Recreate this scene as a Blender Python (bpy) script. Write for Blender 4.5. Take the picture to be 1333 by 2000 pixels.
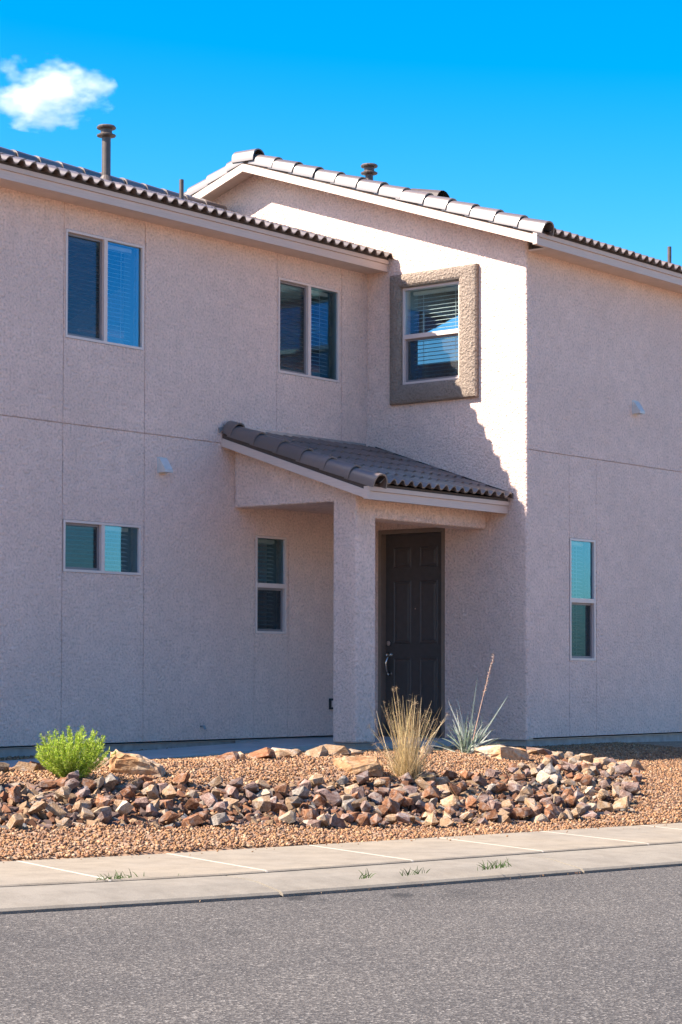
import bpy, bmesh, math, random
import numpy as np
from mathutils import Vector, Matrix, Euler

sc = bpy.context.scene
for o in list(bpy.data.objects): bpy.data.objects.remove(o)
C = sc.collection
R = math.radians

# ------------------------------------------------------------------ camera
cd = bpy.data.cameras.new('camera'); cam = bpy.data.objects.new('camera', cd); C.objects.link(cam)
fw = Vector((0.77686, 0.62885, 0.032194)); up = Vector((-0.02633, -0.01864, 0.99948)); rt = fw.cross(up)
m = Matrix((rt, up, -fw)).transposed().to_4x4(); m.translation = Vector((-20.2605, -15.9932, 0.7432))
cam.matrix_world = m
cd.sensor_fit = 'VERTICAL'; cd.sensor_height = 36; cd.lens = 36*4127.63/2000; cd.shift_y = 0.0908
cd.clip_start = 0.1; cd.clip_end = 6000
sc.camera = cam

# ------------------------------------------------------------------ light
LD = Vector((1, -0.723, -1.207)).normalized()          # the way the sunlight travels
w = bpy.data.worlds.new('World'); sc.world = w; w.use_nodes = True
wn = w.node_tree.nodes; wl = w.node_tree.links
sky = wn.new('ShaderNodeTexSky'); sky.sky_type = 'NISHITA'; sky.sun_disc = False
sky.sun_elevation = math.asin(-LD.z); sky.sun_rotation = math.atan2(-LD.x, -LD.y)
sky.altitude = 1000; sky.air_density = 1.0; sky.dust_density = 2.5; sky.ozone_density = 1.5
hs = wn.new('ShaderNodeHueSaturation'); hs.inputs['Saturation'].default_value = 1.65
wl.new(sky.outputs[0], hs.inputs['Color']); wl.new(hs.outputs[0], wn['Background'].inputs[0])
wn['Background'].inputs[1].default_value = 0.096
sd = bpy.data.lights.new('sun', 'SUN'); sd.energy = 4.7; sd.angle = R(0.53); sd.color = (1, 0.90, 0.77)
sun = bpy.data.objects.new('sun', sd); C.objects.link(sun); sun.rotation_euler = LD.to_track_quat('-Z', 'Y').to_euler()
sc.view_settings.view_transform = 'Standard'; sc.view_settings.look = 'None'; sc.view_settings.gamma = 1
sc.view_settings.exposure = 1.70
sc.cycles.volume_bounces = 8; sc.cycles.max_bounces = 12

# ------------------------------------------------------------------ helpers
def link(o, parent=None):
    C.objects.link(o)
    if parent is not None: o.parent = parent
    return o
def tag(o, label, cat, group=None):
    o['label'] = label; o['category'] = cat
    if group: o['group'] = group
    return o
def kind(o, k): o['kind'] = k; return o
def empty(name, loc=(0, 0, 0)):
    o = bpy.data.objects.new(name, None); o.location = loc; return link(o)
def mesh_data(name, V, F, mat=None, smooth=False):
    me = bpy.data.meshes.new(name); me.from_pydata([tuple(v) for v in V], [], F); me.update()
    if mat: me.materials.append(mat)
    if smooth: me.polygons.foreach_set('use_smooth', [True]*len(me.polygons))
    return me
def mk(name, V, F, mat, parent=None, smooth=False):
    return link(bpy.data.objects.new(name, mesh_data(name, V, F, mat, smooth)), parent)
def inst(name, me, parent=None, loc=(0, 0, 0), rot=(0, 0, 0), scale=(1, 1, 1)):
    o = bpy.data.objects.new(name, me); o.location = loc; o.rotation_euler = rot; o.scale = scale
    return link(o, parent)
BF = [(0, 3, 2, 1), (4, 5, 6, 7), (0, 1, 5, 4), (1, 2, 6, 5), (2, 3, 7, 6), (3, 0, 4, 7)]
class MB:
    def __init__(s): s.V = []; s.F = []
    def add(s, V, F):
        k = len(s.V); s.V += [tuple(v) for v in V]; s.F += [tuple(i+k for i in f) for f in F]; return s
    def box(s, x0, x1, y0, y1, z0, z1):
        return s.add([(x0, y0, z0), (x1, y0, z0), (x1, y1, z0), (x0, y1, z0), (x0, y0, z1), (x1, y0, z1), (x1, y1, z1), (x0, y1, z1)], BF)
    def hexa(s, lo, hi): return s.add(list(lo)+list(hi), BF)
    def lathe(s, cx, cy, prof, n=16):
        V = []; F = []
        for r, z in prof:
            for i in range(n):
                a = 2*math.pi*i/n; V.append((cx+r*math.cos(a), cy+r*math.sin(a), z))
        for j in range(len(prof)-1):
            for i in range(n):
                F.append((j*n+i, j*n+(i+1) % n, (j+1)*n+(i+1) % n, (j+1)*n+i))
        F.append(tuple(range(n-1, -1, -1))); F.append(tuple((len(prof)-1)*n+i for i in range(n)))
        return s.add(V, F)
    def tube(s, pts, rad, n=8):
        V = []; F = []; pts = [Vector(p) for p in pts]
        for j, p in enumerate(pts):
            d = (pts[min(j+1, len(pts)-1)]-pts[max(j-1, 0)]).normalized()
            a = d.cross(Vector((0.31, 0.2, 0.93))).normalized(); b = d.cross(a)
            r = rad[j] if isinstance(rad, (list, tuple)) else rad
            for i in range(n):
                t = 2*math.pi*i/n; V.append(p+a*r*math.cos(t)+b*r*math.sin(t))
        for j in range(len(pts)-1):
            for i in range(n): F.append((j*n+i, j*n+(i+1) % n, (j+1)*n+(i+1) % n, (j+1)*n+i))
        F.append(tuple(range(n-1, -1, -1))); F.append(tuple((len(pts)-1)*n+i for i in range(n)))
        return s.add(V, F)
    def build(s, name, mat, parent=None, smooth=False): return mk(name, s.V, s.F, mat, parent, smooth)
def bevel(o, wd, seg=3):
    bm = bmesh.new(); bm.from_mesh(o.data)
    bmesh.ops.remove_doubles(bm, verts=bm.verts, dist=1e-5)
    bmesh.ops.bevel(bm, geom=bm.edges[:], offset=wd, segments=seg, profile=0.5, affect='EDGES', clamp_overlap=True)
    bm.to_mesh(o.data); bm.free(); return o

# ------------------------------------------------------------------ materials
def newmat(name):
    m = bpy.data.materials.new(name); m.use_nodes = True; nt = m.node_tree
    return m, nt, nt.nodes['Principled BSDF']
def N(nt, t, **k):
    n = nt.nodes.new(t)
    for a, b in k.items():
        if a in n.inputs: n.inputs[a].default_value = b
        else: setattr(n, a, b)
    return n
def noise(nt, vec, scale, detail=4, rough=0.55):
    n = N(nt, 'ShaderNodeTexNoise'); n.inputs['Scale'].default_value = scale; n.inputs['Detail'].default_value = detail
    n.inputs['Roughness'].default_value = rough; nt.links.new(vec, n.inputs['Vector']); return n
def voro(nt, vec, scale, feature='F1'):
    n = N(nt, 'ShaderNodeTexVoronoi'); n.feature = feature; n.inputs['Scale'].default_value = scale
    nt.links.new(vec, n.inputs['Vector']); return n
def ramp(nt, fac, stops):
    r = N(nt, 'ShaderNodeValToRGB'); e = r.color_ramp.elements
    while len(e) < len(stops): e.new(0.5)
    for i, (p, c) in enumerate(stops): e[i].position = p; e[i].color = (*c, 1)
    nt.links.new(fac, r.inputs[0]); return r
def mixc(nt, fac, a, b, mode='MIX'):
    n = N(nt, 'ShaderNodeMix', data_type='RGBA', blend_type=mode)
    for s, v in ((n.inputs[0], fac), (n.inputs[6], a), (n.inputs[7], b)):
        if hasattr(v, 'links'): nt.links.new(v, s)
        elif isinstance(v, (int, float)): s.default_value = v
        else: s.default_value = (*v, 1)
    return n.outputs[2]
def math_(nt, op, a, b=0.0):
    n = N(nt, 'ShaderNodeMath', operation=op)
    for s, v in ((n.inputs[0], a), (n.inputs[1], b)):
        if hasattr(v, 'links'): nt.links.new(v, s)
        else: s.default_value = v
    return n.outputs[0]
def bump(nt, h, strength, dist, b):
    n = N(nt, 'ShaderNodeBump'); n.inputs['Strength'].default_value = strength; n.inputs['Distance'].default_value = dist
    nt.links.new(h, n.inputs['Height']); nt.links.new(n.outputs[0], b.inputs['Normal']); return n
def tc(nt, which='Object'): return N(nt, 'ShaderNodeTexCoord').outputs[which]

def stucco(name, col, rel=1.0):
    m, nt, b = newmat(name); v = tc(nt)
    big = noise(nt, v, 0.9, 3); mid = noise(nt, v, 7, 4); fine = noise(nt, v, 37, 4, 0.6); vo = voro(nt, v, 27, 'SMOOTH_F1')
    c1 = ramp(nt, big.outputs[0], [(0.3, tuple(x*0.93 for x in col)), (0.7, tuple(min(1, x*1.05) for x in col))])
    c2 = mixc(nt, ramp(nt, mid.outputs[0], [(0.35, (0, 0, 0)), (0.72, (0.8, 0.8, 0.8))]).outputs[0], c1.outputs[0], tuple(x*0.86 for x in col))
    pit_shade = ramp(nt, fine.outputs[0], [(0.30, (0.74, 0.725, 0.715)), (0.50, (0.985, 0.98, 0.98)), (0.68, (1.08, 1.08, 1.08))])  # relief shading painted into the colour: darker hollows, paler high spots
    c3 = mixc(nt, 1.0, c2, pit_shade.outputs[0], 'MULTIPLY')
    nt.links.new(c3, b.inputs['Base Color']); b.inputs['Roughness'].default_value = 0.95
    b.inputs['Specular IOR Level'].default_value = 0.15
    h = math_(nt, 'ADD', ramp(nt, fine.outputs[0], [(0.32, (0, 0, 0)), (0.62, (1, 1, 1))]).outputs[0], math_(nt, 'MULTIPLY', vo.outputs['Distance'], 0.9))
    bump(nt, h, 0.9*rel, 0.014, b); return m
M = {}
M['stucco'] = stucco('stucco', (0.93, 0.69, 0.585))
M['trim'] = stucco('trim_stucco', (0.335, 0.265, 0.215), 1.2)
def plain(name, col, rough=0.6, spec=0.4, nz=25, amt=0.12, bmp=0.1, metal=0):
    m, nt, b = newmat(name); v = tc(nt); n = noise(nt, v, nz, 5)
    r = ramp(nt, n.outputs[0], [(0.3, tuple(x*(1-amt) for x in col)), (0.7, tuple(min(1, x*(1+amt)) for x in col))])
    nt.links.new(r.outputs[0], b.inputs['Base Color']); b.inputs['Roughness'].default_value = rough
    b.inputs['Specular IOR Level'].default_value = spec; b.inputs['Metallic'].default_value = metal
    if bmp: bump(nt, n.outputs[0], bmp, 0.004, b)
    return m
def woodpaint(name, col):
    m, nt, b = newmat(name); v = tc(nt); mp = N(nt, 'ShaderNodeMapping'); mp.inputs['Scale'].default_value = (1.2, 1.2, 40)
    nt.links.new(v, mp.inputs[0]); n = noise(nt, mp.outputs[0], 4, 4); k = noise(nt, v, 1.4, 3)
    r = ramp(nt, n.outputs[0], [(0.3, tuple(x*0.9 for x in col)), (0.7, tuple(x*1.06 for x in col))])
    c = mixc(nt, ramp(nt, k.outputs[0], [(0.4, (0, 0, 0)), (0.8, (0.4, 0.4, 0.4))]).outputs[0], r.outputs[0], tuple(x*0.82 for x in col))
    nt.links.new(c, b.inputs['Base Color']); b.inputs['Roughness'].default_value = 0.6; bump(nt, n.outputs[0], 0.15, 0.002, b); return m
M['fascia'] = woodpaint('fascia_paint', (0.62, 0.475, 0.40))
M['bird'] = plain('bird_stop', (0.09, 0.07, 0.06), 0.8, 0.2)
M['deck'] = plain('roof_underlay', (0.05, 0.045, 0.045), 0.9, 0.1)
M['found'] = plain('foundation_concrete', (0.36, 0.33, 0.30), 0.9, 0.2, 9, 0.2, 0.3)
M['vinyl'] = plain('white_vinyl', (0.66, 0.53, 0.475), 0.4, 0.5, 6, 0.04, 0)
M['sash_dark'] = plain('screen_frame', (0.22, 0.19, 0.19), 0.45, 0.5, 10, 0.06, 0)
M['slat'] = plain('blind_slat', (0.62, 0.62, 0.60), 0.45, 0.4, 8, 0.05, 0)
M['inside'] = plain('room_lining', (0.25, 0.28, 0.27), 0.9, 0.1, 3, 0.1, 0)
M['door'] = plain('door_paint', (0.062, 0.051, 0.047), 0.42, 0.5, 14, 0.1, 0.1)
M['doorframe'] = plain('door_frame_paint', (0.21, 0.155, 0.12), 0.5, 0.4, 14, 0.08, 0.05)
M['chrome'] = plain('satin_nickel', (0.62, 0.60, 0.57), 0.25, 0.5, 30, 0.05, 0, 1.0)
M['metal'] = plain('painted_vent_metal', (0.085, 0.062, 0.052), 0.5, 0.5, 12, 0.15, 0.05)
M['whitemetal'] = plain('white_vent_metal', (0.60, 0.56, 0.53), 0.45, 0.5, 12, 0.08, 0)
M['black'] = plain('black_plastic', (0.02, 0.02, 0.02), 0.4, 0.5, 12, 0.1, 0)
M['flash'] = plain('galvanised_flashing', (0.33, 0.33, 0.33), 0.4, 0.5, 8, 0.2, 0.05, 0.6)
def tilemat():
    m, nt, b = newmat('concrete_tile'); v = tc(nt); oi = N(nt, 'ShaderNodeObjectInfo')
    n = noise(nt, v, 16, 5); f = noise(nt, v, 90, 3)
    base = ramp(nt, oi.outputs['Random'], [(0.0, (0.085, 0.059, 0.050)), (0.5, (0.118, 0.083, 0.070)), (1.0, (0.160, 0.115, 0.098))])
    c = mixc(nt, ramp(nt, n.outputs[0], [(0.4, (0, 0, 0)), (0.75, (0.6, 0.6, 0.6))]).outputs[0], base.outputs[0], (0.085, 0.072, 0.07))
    c = mixc(nt, ramp(nt, f.outputs[0], [(0.69, (0, 0, 0)), (0.74, (0.8, 0.8, 0.8))]).outputs[0], c, (0.34, 0.31, 0.29))
    nt.links.new(c, b.inputs['Base Color'])
    b.inputs['Roughness'].default_value = 0.42; b.inputs['Specular IOR Level'].default_value = 1.0; b.inputs['IOR'].default_value = 1.6
    bump(nt, f.outputs[0], 0.12, 0.003, b); return m
M['tile'] = tilemat()
def glassmat(name, refl, tint, trans):
    m, nt, b = newmat(name); nt.nodes.remove(b); out = nt.nodes['Material Output']
    g = N(nt, 'ShaderNodeBsdfGlossy'); g.inputs['Color'].default_value = (*tint, 1); g.inputs['Roughness'].default_value = 0.015
    t = N(nt, 'ShaderNodeBsdfTransparent'); t.inputs['Color'].default_value = (*trans, 1)
    fr = N(nt, 'ShaderNodeFresnel'); fr.inputs['IOR'].default_value = 1.5
    mx = N(nt, 'ShaderNodeMixShader'); nt.links.new(math_(nt, 'ADD', fr.outputs[0], refl), mx.inputs[0])
    nt.links.new(t.outputs[0], mx.inputs[1]); nt.links.new(g.outputs[0], mx.inputs[2]); nt.links.new(mx.outputs[0], out.inputs[0])
    n = noise(nt, tc(nt), 2.2, 2); bp = N(nt, 'ShaderNodeBump'); bp.inputs['Strength'].default_value = 0.05; bp.inputs['Distance'].default_value = 0.02
    nt.links.new(n.outputs[0], bp.inputs['Height']); nt.links.new(bp.outputs[0], g.inputs['Normal'])
    return m
M['glass'] = glassmat('coated_glass', 0.15, (0.28, 0.72, 1.0), (0.78, 0.88, 0.88))
def screenmat():
    m, nt, b = newmat('insect_screen'); out = nt.nodes['Material Output']
    b.inputs['Base Color'].default_value = (0.03, 0.03, 0.032, 1); b.inputs['Roughness'].default_value = 0.7
    t = N(nt, 'ShaderNodeBsdfTransparent'); mx = N(nt, 'ShaderNodeMixShader'); mx.inputs[0].default_value = 0.48
    nt.links.new(t.outputs[0], mx.inputs[1]); nt.links.new(b.outputs[0], mx.inputs[2]); nt.links.new(mx.outputs[0], out.inputs[0]); return m
M['screen'] = screenmat()

def asphalt():
    m, nt, b = newmat('asphalt'); v = tc(nt)
    a = voro(nt, v, 100); n = noise(nt, v, 60, 4, 0.7); big = noise(nt, v, 0.7, 4); st = noise(nt, v, 3.0, 4)
    c = ramp(nt, N(nt, 'ShaderNodeSeparateColor').outputs[0], [(0.0, (0.040, 0.035, 0.032)), (0.55, (0.092, 0.081, 0.073)), (0.85, (0.15, 0.134, 0.12)), (1.0, (0.28, 0.253, 0.226))])
    nt.links.new(a.outputs['Color'], c.inputs[0].links[0].from_node.inputs[0])
    c2 = mixc(nt, ramp(nt, n.outputs[0], [(0.38, (0.75, 0.75, 0.75)), (0.55, (0, 0, 0))]).outputs[0], c.outputs[0], (0.045, 0.04, 0.038))
    c3 = mixc(nt, 1.0, c2, ramp(nt, big.outputs[0], [(0.3, (0.80, 0.80, 0.81)), (0.7, (1.10, 1.09, 1.07))]).outputs[0], 'MULTIPLY')
    c4 = mixc(nt, ramp(nt, st.outputs[0], [(0.70, (0, 0, 0)), (0.78, (0.45, 0.45, 0.45))]).outputs[0], c3, (0.04, 0.037, 0.035))
    for (sx, sy, ra, rb, amt) in ((-10.877, -8.072, .075, .085, .85), (-10.885, -8.271, .035, .03, .6), (-10.308, -8.402, .085, .07, .75), (-9.910, -8.562, .17, .08, .3), (-12.59, -9.13, .06, .07, .35), (-10.1, -8.75, .25, .10, .22), (-9.21, -9.66, .03, .05, .6)):
        sb_ = N(nt, 'ShaderNodeVectorMath', operation='SUBTRACT'); nt.links.new(v, sb_.inputs[0]); sb_.inputs[1].default_value = (sx, sy, 0)
        mp = N(nt, 'ShaderNodeMapping'); mp.vector_type = 'TEXTURE'; mp.inputs['Rotation'].default_value = (0, 0, 0.68); mp.inputs['Scale'].default_value = (rb*3.0, ra*1.0, 1000); nt.links.new(sb_.outputs[0], mp.inputs[0])
        ln = N(nt, 'ShaderNodeVectorMath', operation='LENGTH'); nt.links.new(mp.outputs[0], ln.inputs[0])
        w_ = noise(nt, v, 22, 4); q = math_(nt, 'ADD', ln.outputs['Value'], math_(nt, 'MULTIPLY', math_(nt, 'SUBTRACT', w_.outputs[0], 0.5), 1.6))
        c4 = mixc(nt, ramp(nt, q, [(0.55, (amt, amt, amt)), (1.15, (0, 0, 0))]).outputs[0], c4, (0.022, 0.020, 0.019))
    nt.links.new(c4, b.inputs['Base Color']); b.inputs['Roughness'].default_value = 0.85; b.inputs['Specular IOR Level'].default_value = 0.3
    bump(nt, math_(nt, 'ADD', a.outputs['Distance'], n.outputs[0]), 0.7, 0.006, b); return m
M['asphalt'] = asphalt()
def concrete(name, col, warm):
    m, nt, b = newmat(name); v = tc(nt)
    big = noise(nt, v, 0.8, 5, 0.6); mid = noise(nt, v, 5, 5, 0.65); fine = noise(nt, v, 120, 3)
    c = mixc(nt, ramp(nt, big.outputs[0], [(0.35, (0, 0, 0)), (0.65, (1, 1, 1))]).outputs[0], col, warm)
    c = mixc(nt, 1.0, c, ramp(nt, mid.outputs[0], [(0.28, (0.80, 0.79, 0.78)), (0.6, (1.04, 1.04, 1.04))]).outputs[0], 'MULTIPLY')
    c = mixc(nt, 1.0, c, ramp(nt, fine.outputs[0], [(0.3, (0.85, 0.85, 0.85)), (0.6, (1.03, 1.03, 1.03))]).outputs[0], 'MULTIPLY')
    nt.links.new(c, b.inputs['Base Color']); b.inputs['Roughness'].default_value = 0.9; b.inputs['Specular IOR Level'].default_value = 0.2
    bump(nt, math_(nt, 'ADD', fine.outputs[0], mid.outputs[0]), 0.25, 0.004, b); return m
M['walk'] = concrete('sidewalk_concrete', (0.238, 0.204, 0.164), (0.264, 0.219, 0.166))
M['kerb'] = concrete('kerb_concrete', (0.213, 0.187, 0.155), (0.236, 0.204, 0.164))
M['path'] = concrete('path_concrete', (0.40, 0.38, 0.36), (0.44, 0.41, 0.38))
def soil():
    m, nt, b = newmat('gravel_bed'); v = tc(nt); a = voro(nt, v, 42); n = noise(nt, v, 1.5, 3)
    c = ramp(nt, N(nt, 'ShaderNodeSeparateColor').outputs[0], [(0.0, (0.15, 0.085, 0.05)), (0.5, (0.26, 0.15, 0.088)), (1.0, (0.36, 0.235, 0.15))])
    nt.links.new(a.outputs['Color'], c.inputs[0].links[0].from_node.inputs[0])
    nt.links.new(c.outputs[0], b.inputs['Base Color']); b.inputs['Roughness'].default_value = 0.95
    bump(nt, a.outputs['Distance'], -0.9, 0.015, b); return m
M['soil'] = soil()
def attrmat(name, attr='Col', rough=0.9, nz=70, tr=0):
    m, nt, b = newmat(name); a = N(nt, 'ShaderNodeAttribute'); a.attribute_name = attr; n = noise(nt, tc(nt), nz, 3)
    c = mixc(nt, 1.0, a.outputs['Color'], ramp(nt, n.outputs[0], [(0.3, (0.78, 0.76, 0.74)), (0.7, (1.1, 1.1, 1.1))]).outputs[0], 'MULTIPLY')
    nt.links.new(c, b.inputs['Base Color']); b.inputs['Roughness'].default_value = rough; b.inputs['Specular IOR Level'].default_value = 0.25
    if tr:
        t = N(nt, 'ShaderNodeBsdfTranslucent'); nt.links.new(c, t.inputs[0]); mx = N(nt, 'ShaderNodeMixShader'); mx.inputs[0].default_value = tr
        nt.links.new(b.outputs[0], mx.inputs[1]); nt.links.new(t.outputs[0], mx.inputs[2]); nt.links.new(mx.outputs[0], nt.nodes['Material Output'].inputs[0])
    return m
M['pebble'] = attrmat('pebbles')
M['leaf'] = attrmat('leaves', rough=0.6, nz=10, tr=0.45)
def rockmat(name, c0, c1, c2, sc_=0.3, bs=1.0):
    m, nt, b = newmat(name); v = tc(nt); oi = N(nt, 'ShaderNodeObjectInfo')
    mp = N(nt, 'ShaderNodeVectorMath', operation='ADD'); nt.links.new(v, mp.inputs[0])
    cx = N(nt, 'ShaderNodeCombineXYZ'); nt.links.new(math_(nt, 'MULTIPLY', oi.outputs['Random'], 40.0), cx.inputs[0]); nt.links.new(cx.outputs[0], mp.inputs[1])
    n = noise(nt, mp.outputs[0], 9*sc_, 6, 0.65); k = noise(nt, mp.outputs[0], 28*sc_, 5, 0.6); p = noise(nt, mp.outputs[0], 3.5*sc_, 3)
    c = ramp(nt, n.outputs[0], [(0.3, c0), (0.5, c1), (0.7, c2)])
    c2_ = mixc(nt, ramp(nt, p.outputs[0], [(0.5, (0, 0, 0)), (0.62, (0.75, 0.75, 0.75))]).outputs[0], c.outputs[0], tuple(0.5*x+0.12 for x in c2))
    val = N(nt, 'ShaderNodeHueSaturation'); nt.links.new(c2_, val.inputs['Color'])
    nt.links.new(math_(nt, 'ADD', math_(nt, 'MULTIPLY', oi.outputs['Random'], 0.5), 0.78), val.inputs['Value'])
    c3 = mixc(nt, 1.0, val.outputs[0], ramp(nt, k.outputs[0], [(0.3, (0.7, 0.68, 0.66)), (0.6, (1.08, 1.08, 1.08))]).outputs[0], 'MULTIPLY')
    nt.links.new(c3, b.inputs['Base Color']); b.inputs['Roughness'].default_value = 0.85; b.inputs['Specular IOR Level'].default_value = 0.3
    bump(nt, math_(nt, 'ADD', n.outputs[0], k.outputs[0]), 0.5*bs, 0.016, b); return m
RK = {'rust brown': rockmat('rock_rust', (0.11, 0.042, 0.021), (0.21, 0.09, 0.042), (0.32, 0.17, 0.09)),
      'tan': rockmat('rock_tan', (0.19, 0.108, 0.058), (0.30, 0.19, 0.108), (0.39, 0.28, 0.185)),
      'purplish brown': rockmat('rock_purple', (0.10, 0.056, 0.047), (0.185, 0.115, 0.092), (0.29, 0.20, 0.16)),
      'cream': rockmat('rock_cream', (0.26, 0.185, 0.12), (0.36, 0.27, 0.185), (0.44, 0.35, 0.26)),
      'grey': rockmat('rock_grey', (0.12, 0.10, 0.085), (0.20, 0.168, 0.14), (0.30, 0.255, 0.212))}
M['boulder'] = rockmat('boulder_tan', (0.21, 0.080, 0.03), (0.36, 0.205, 0.10), (0.47, 0.345, 0.22), 1.0, 1.3)

# ------------------------------------------------------------------ street, pavement and ground
L0 = np.array([-11.243, -5.937]); T = np.array([0.99785, -0.06558]); NN = np.array([0.06558, 0.99785]); G = -0.01697
def bend(s): return 0.10*max(0.0, 1.2-s)**1.4 if s > -6 else 0.10*7.2**1.4
def sv(s, v): return L0+T*s+NN*v
def zp(s): return -0.45+G*s
def back(s): return -0.07+bend(s)
def kb(s): return -1.385+bend(s)
def kf(s): return -2.02-0.03*(s-2)+0.7*bend(s)
SS = [x*0.5 for x in range(-24, 61)]
def strip(name, rows, mat, parent=None):                       # rows: list of (v(s), z(s)) functions
    V = []; F = []; k = len(rows)
    for s in SS:
        for v, z in rows: q = sv(s, v(s)); V.append((q[0], q[1], z(s)))
    for i in range(len(SS)-1):
        for j in range(k-1): F.append((i*k+j, (i+1)*k+j, (i+1)*k+j+1, i*k+j+1))
    return mk(name, V, F, mat, parent)
terrain = kind(mk('ground', [(-1500, -1500, -1.0), (1500, -1500, -1.0), (1500, 1500, -1.0), (-1500, 1500, -1.0)], [(0, 1, 2, 3)], M['soil']), 'structure')
road = kind(strip('road', [(lambda s: -12.6, lambda s: zp(s)-0.05), (lambda s: -7, lambda s: zp(s)-0.04), (lambda s: kf(s)-0.25, lambda s: zp(s)-0.098), (lambda s: kf(s)+0.03, lambda s: zp(s)-0.108), (lambda s: kf(s)+0.031, lambda s: zp(s)-0.3)], M['asphalt']), 'structure')
sub = kind(strip('sidewalk', [(lambda s: kf(s)+0.06, lambda s: zp(s)-0.2), (lambda s: back(s)-0.01, lambda s: zp(s)-0.2)], M['kerb']), 'structure')
def slab(name, s0, s1, rows, mat, skew=0.0):                     # one concrete bay: top following rows, closed ends
    V = []; F = []; k = len(rows); ns = max(2, int((s1-s0)/0.5)+1)
    for i in range(ns):
        s = s0+(s1-s0)*i/(ns-1)
        for v, z in rows: q = sv(s+skew*(v(s)-back(s)), v(s)); V.append((q[0], q[1], z(s)))
        for v, z in (rows[-1], rows[0]): q = sv(s+skew*(v(s)-back(s)), v(s)); V.append((q[0], q[1], zp(s)-0.25))
    k += 2
    for i in range(ns-1):
        for j in range(k): F.append((i*k+j, (i+1)*k+j, (i+1)*k+(j+1) % k, i*k+(j+1) % k))
    F.append(tuple(range(k-1, -1, -1))); F.append(tuple((ns-1)*k+j for j in range(k)))
    return mk(name, V, F, mat, sub)
G2 = 0.006
def walk_rows(): return [(lambda s: kb(s)+G2, lambda s: zp(s)-0.016), (lambda s: kb(s)+0.02, lambda s: zp(s)-0.008), (lambda s: back(s)-0.015, lambda s: zp(s)), (lambda s: back(s), lambda s: zp(s)-0.008)]
js = [-8.6, -7.2, -5.8, -4.4, -3.0, -1.2, 0.16, 1.35, 2.73, 4.16, 5.48, 6.9, 8.3, 9.7, 11.1, 12.5, 13.9]
for a, b_ in zip(js[:-1], js[1:]): slab('paving_slab', a+0.011, b_-0.011, walk_rows(), M['walk'], 0.27)
def kerb_rows():
    r = [(0.0, -0.082), (0.03, -0.068), (0.10, -0.060), (0.25, -0.046), (0.42, -0.030), (0.60, -0.023), (0.97, -0.020), (1.0, -0.026)]
    return [((lambda s, f=f: kf(s)+(kb(s)-G2-kf(s))*f), (lambda s, z=z: zp(s)+z)) for f, z in r]
for a in (0.9, 3.74): slab('joint_filler', a+0.001, a+0.016, [((lambda s, f=f: kf(s)+(kb(s)-G2-kf(s))*f), (lambda s, z=z: zp(s)+z)) for f, z in ((0.0, -.085), (.1, -.063), (.25, -.049), (.42, -.033), (.6, -.026), (1.0, -.03))], M['kerb'], 0.2) if False else None
ks = [-8.0, -5.0, -2.1, 0.9, 3.74, 6.7, 9.7, 12.7, 15.7]
M['pale_joint'] = plain('pale_joint_strip', (0.42, 0.37, 0.31), .9, .2, 30, .1, .1)  # paler strips set flush between the slabs
for a in js: slab('joint_filler', a-0.0095, a+0.0095, [(f, (lambda s, z=z: z(s)+0.0015)) for f, z in walk_rows()], M['pale_joint'], 0.27)
for a, b_ in zip(ks[:-1], ks[1:]): slab('kerb', a+0.012, b_-0.012, kerb_rows(), M['kerb'], 0.2)

# height of the yard: thin-plate spline over control points (s, v, z)
CP = [(-0.03, -0.02, -.45), (0.66, 0.86, -.30), (1.16, 1.49, -.08), (1.66, 2.13, -.005), (2.22, 2.85, -.04), (1.35, -0.19, -.473), (2.03, 0.55, -.363), (2.78, 1.36, -.127),
      (3.53, 2.17, .012), (4.08, 2.75, -.02), (3.0, -0.06, -.50), (3.66, 0.45, -.45), (4.39, 1.24, -.165), (5.27, 2.05, .0), (6.15, 2.87, -.0), (4.16, -0.06, -.525), (4.66, 0.36, -.482),
      (5.73, 1.26, -.195), (7.18, 2.49, -.012), (7.72, 2.94, -.03), (5.16, -0.06, -.54), (5.63, 0.34, -.503), (6.81, 1.27, -.213), (8.23, 2.38, -.05), (8.87, 2.88, -.07), (6.19, -0.06, -.56),
      (6.64, 0.28, -.494), (8.35, 1.53, -.178), (9.57, 2.42, -.155), (10.38, 3.01, -.16), (7.53, -0.09, -.58), (8.46, 0.52, -.44), (9.81, 1.42, -.327), (11.75, 2.71, -.218), (12.76, 3.38, -.16),
      (2, 6.2, -.12), (3.84, 6.2, -.12), (6.84, 6.4, -.10), (8.3, 6.5, -.08), (2, 4.7, -.14), (3.94, 4.7, -.15), (6.94, 4.9, -.12), (8.55, 4.6, -.10), (10.95, 4.8, -.10), (11, 4.3, -.11), (15, 4.6, -.13),
      (10, -0.06, -.62), (14, -0.06, -.69), (15, 2.5, -.27), (-1.5, -0.0, -.42), (-1.5, 1.0, -.26), (-1.2, 2.0, -.02), (-1.0, 3.2, -.06), (-1, 6, -.13), (-1, 4.6, -.14)]
CPa = np.array(CP)
def _k(d2): return np.where(d2 > 1e-12, 0.5*d2*np.log(np.maximum(d2, 1e-12)), 0.0)
_n = len(CPa); _d2 = ((CPa[:, None, :2]-CPa[None, :, :2])**2).sum(-1)
_A = np.zeros((_n+3, _n+3)); _A[:_n, :_n] = _k(_d2)+0.01*np.eye(_n); _A[:_n, _n] = 1; _A[:_n, _n+1:] = CPa[:, :2]; _A[_n:, :_n] = _A[:_n, _n:].T
_w = np.linalg.solve(_A, np.concatenate([CPa[:, 2], [0, 0, 0]]))
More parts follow.
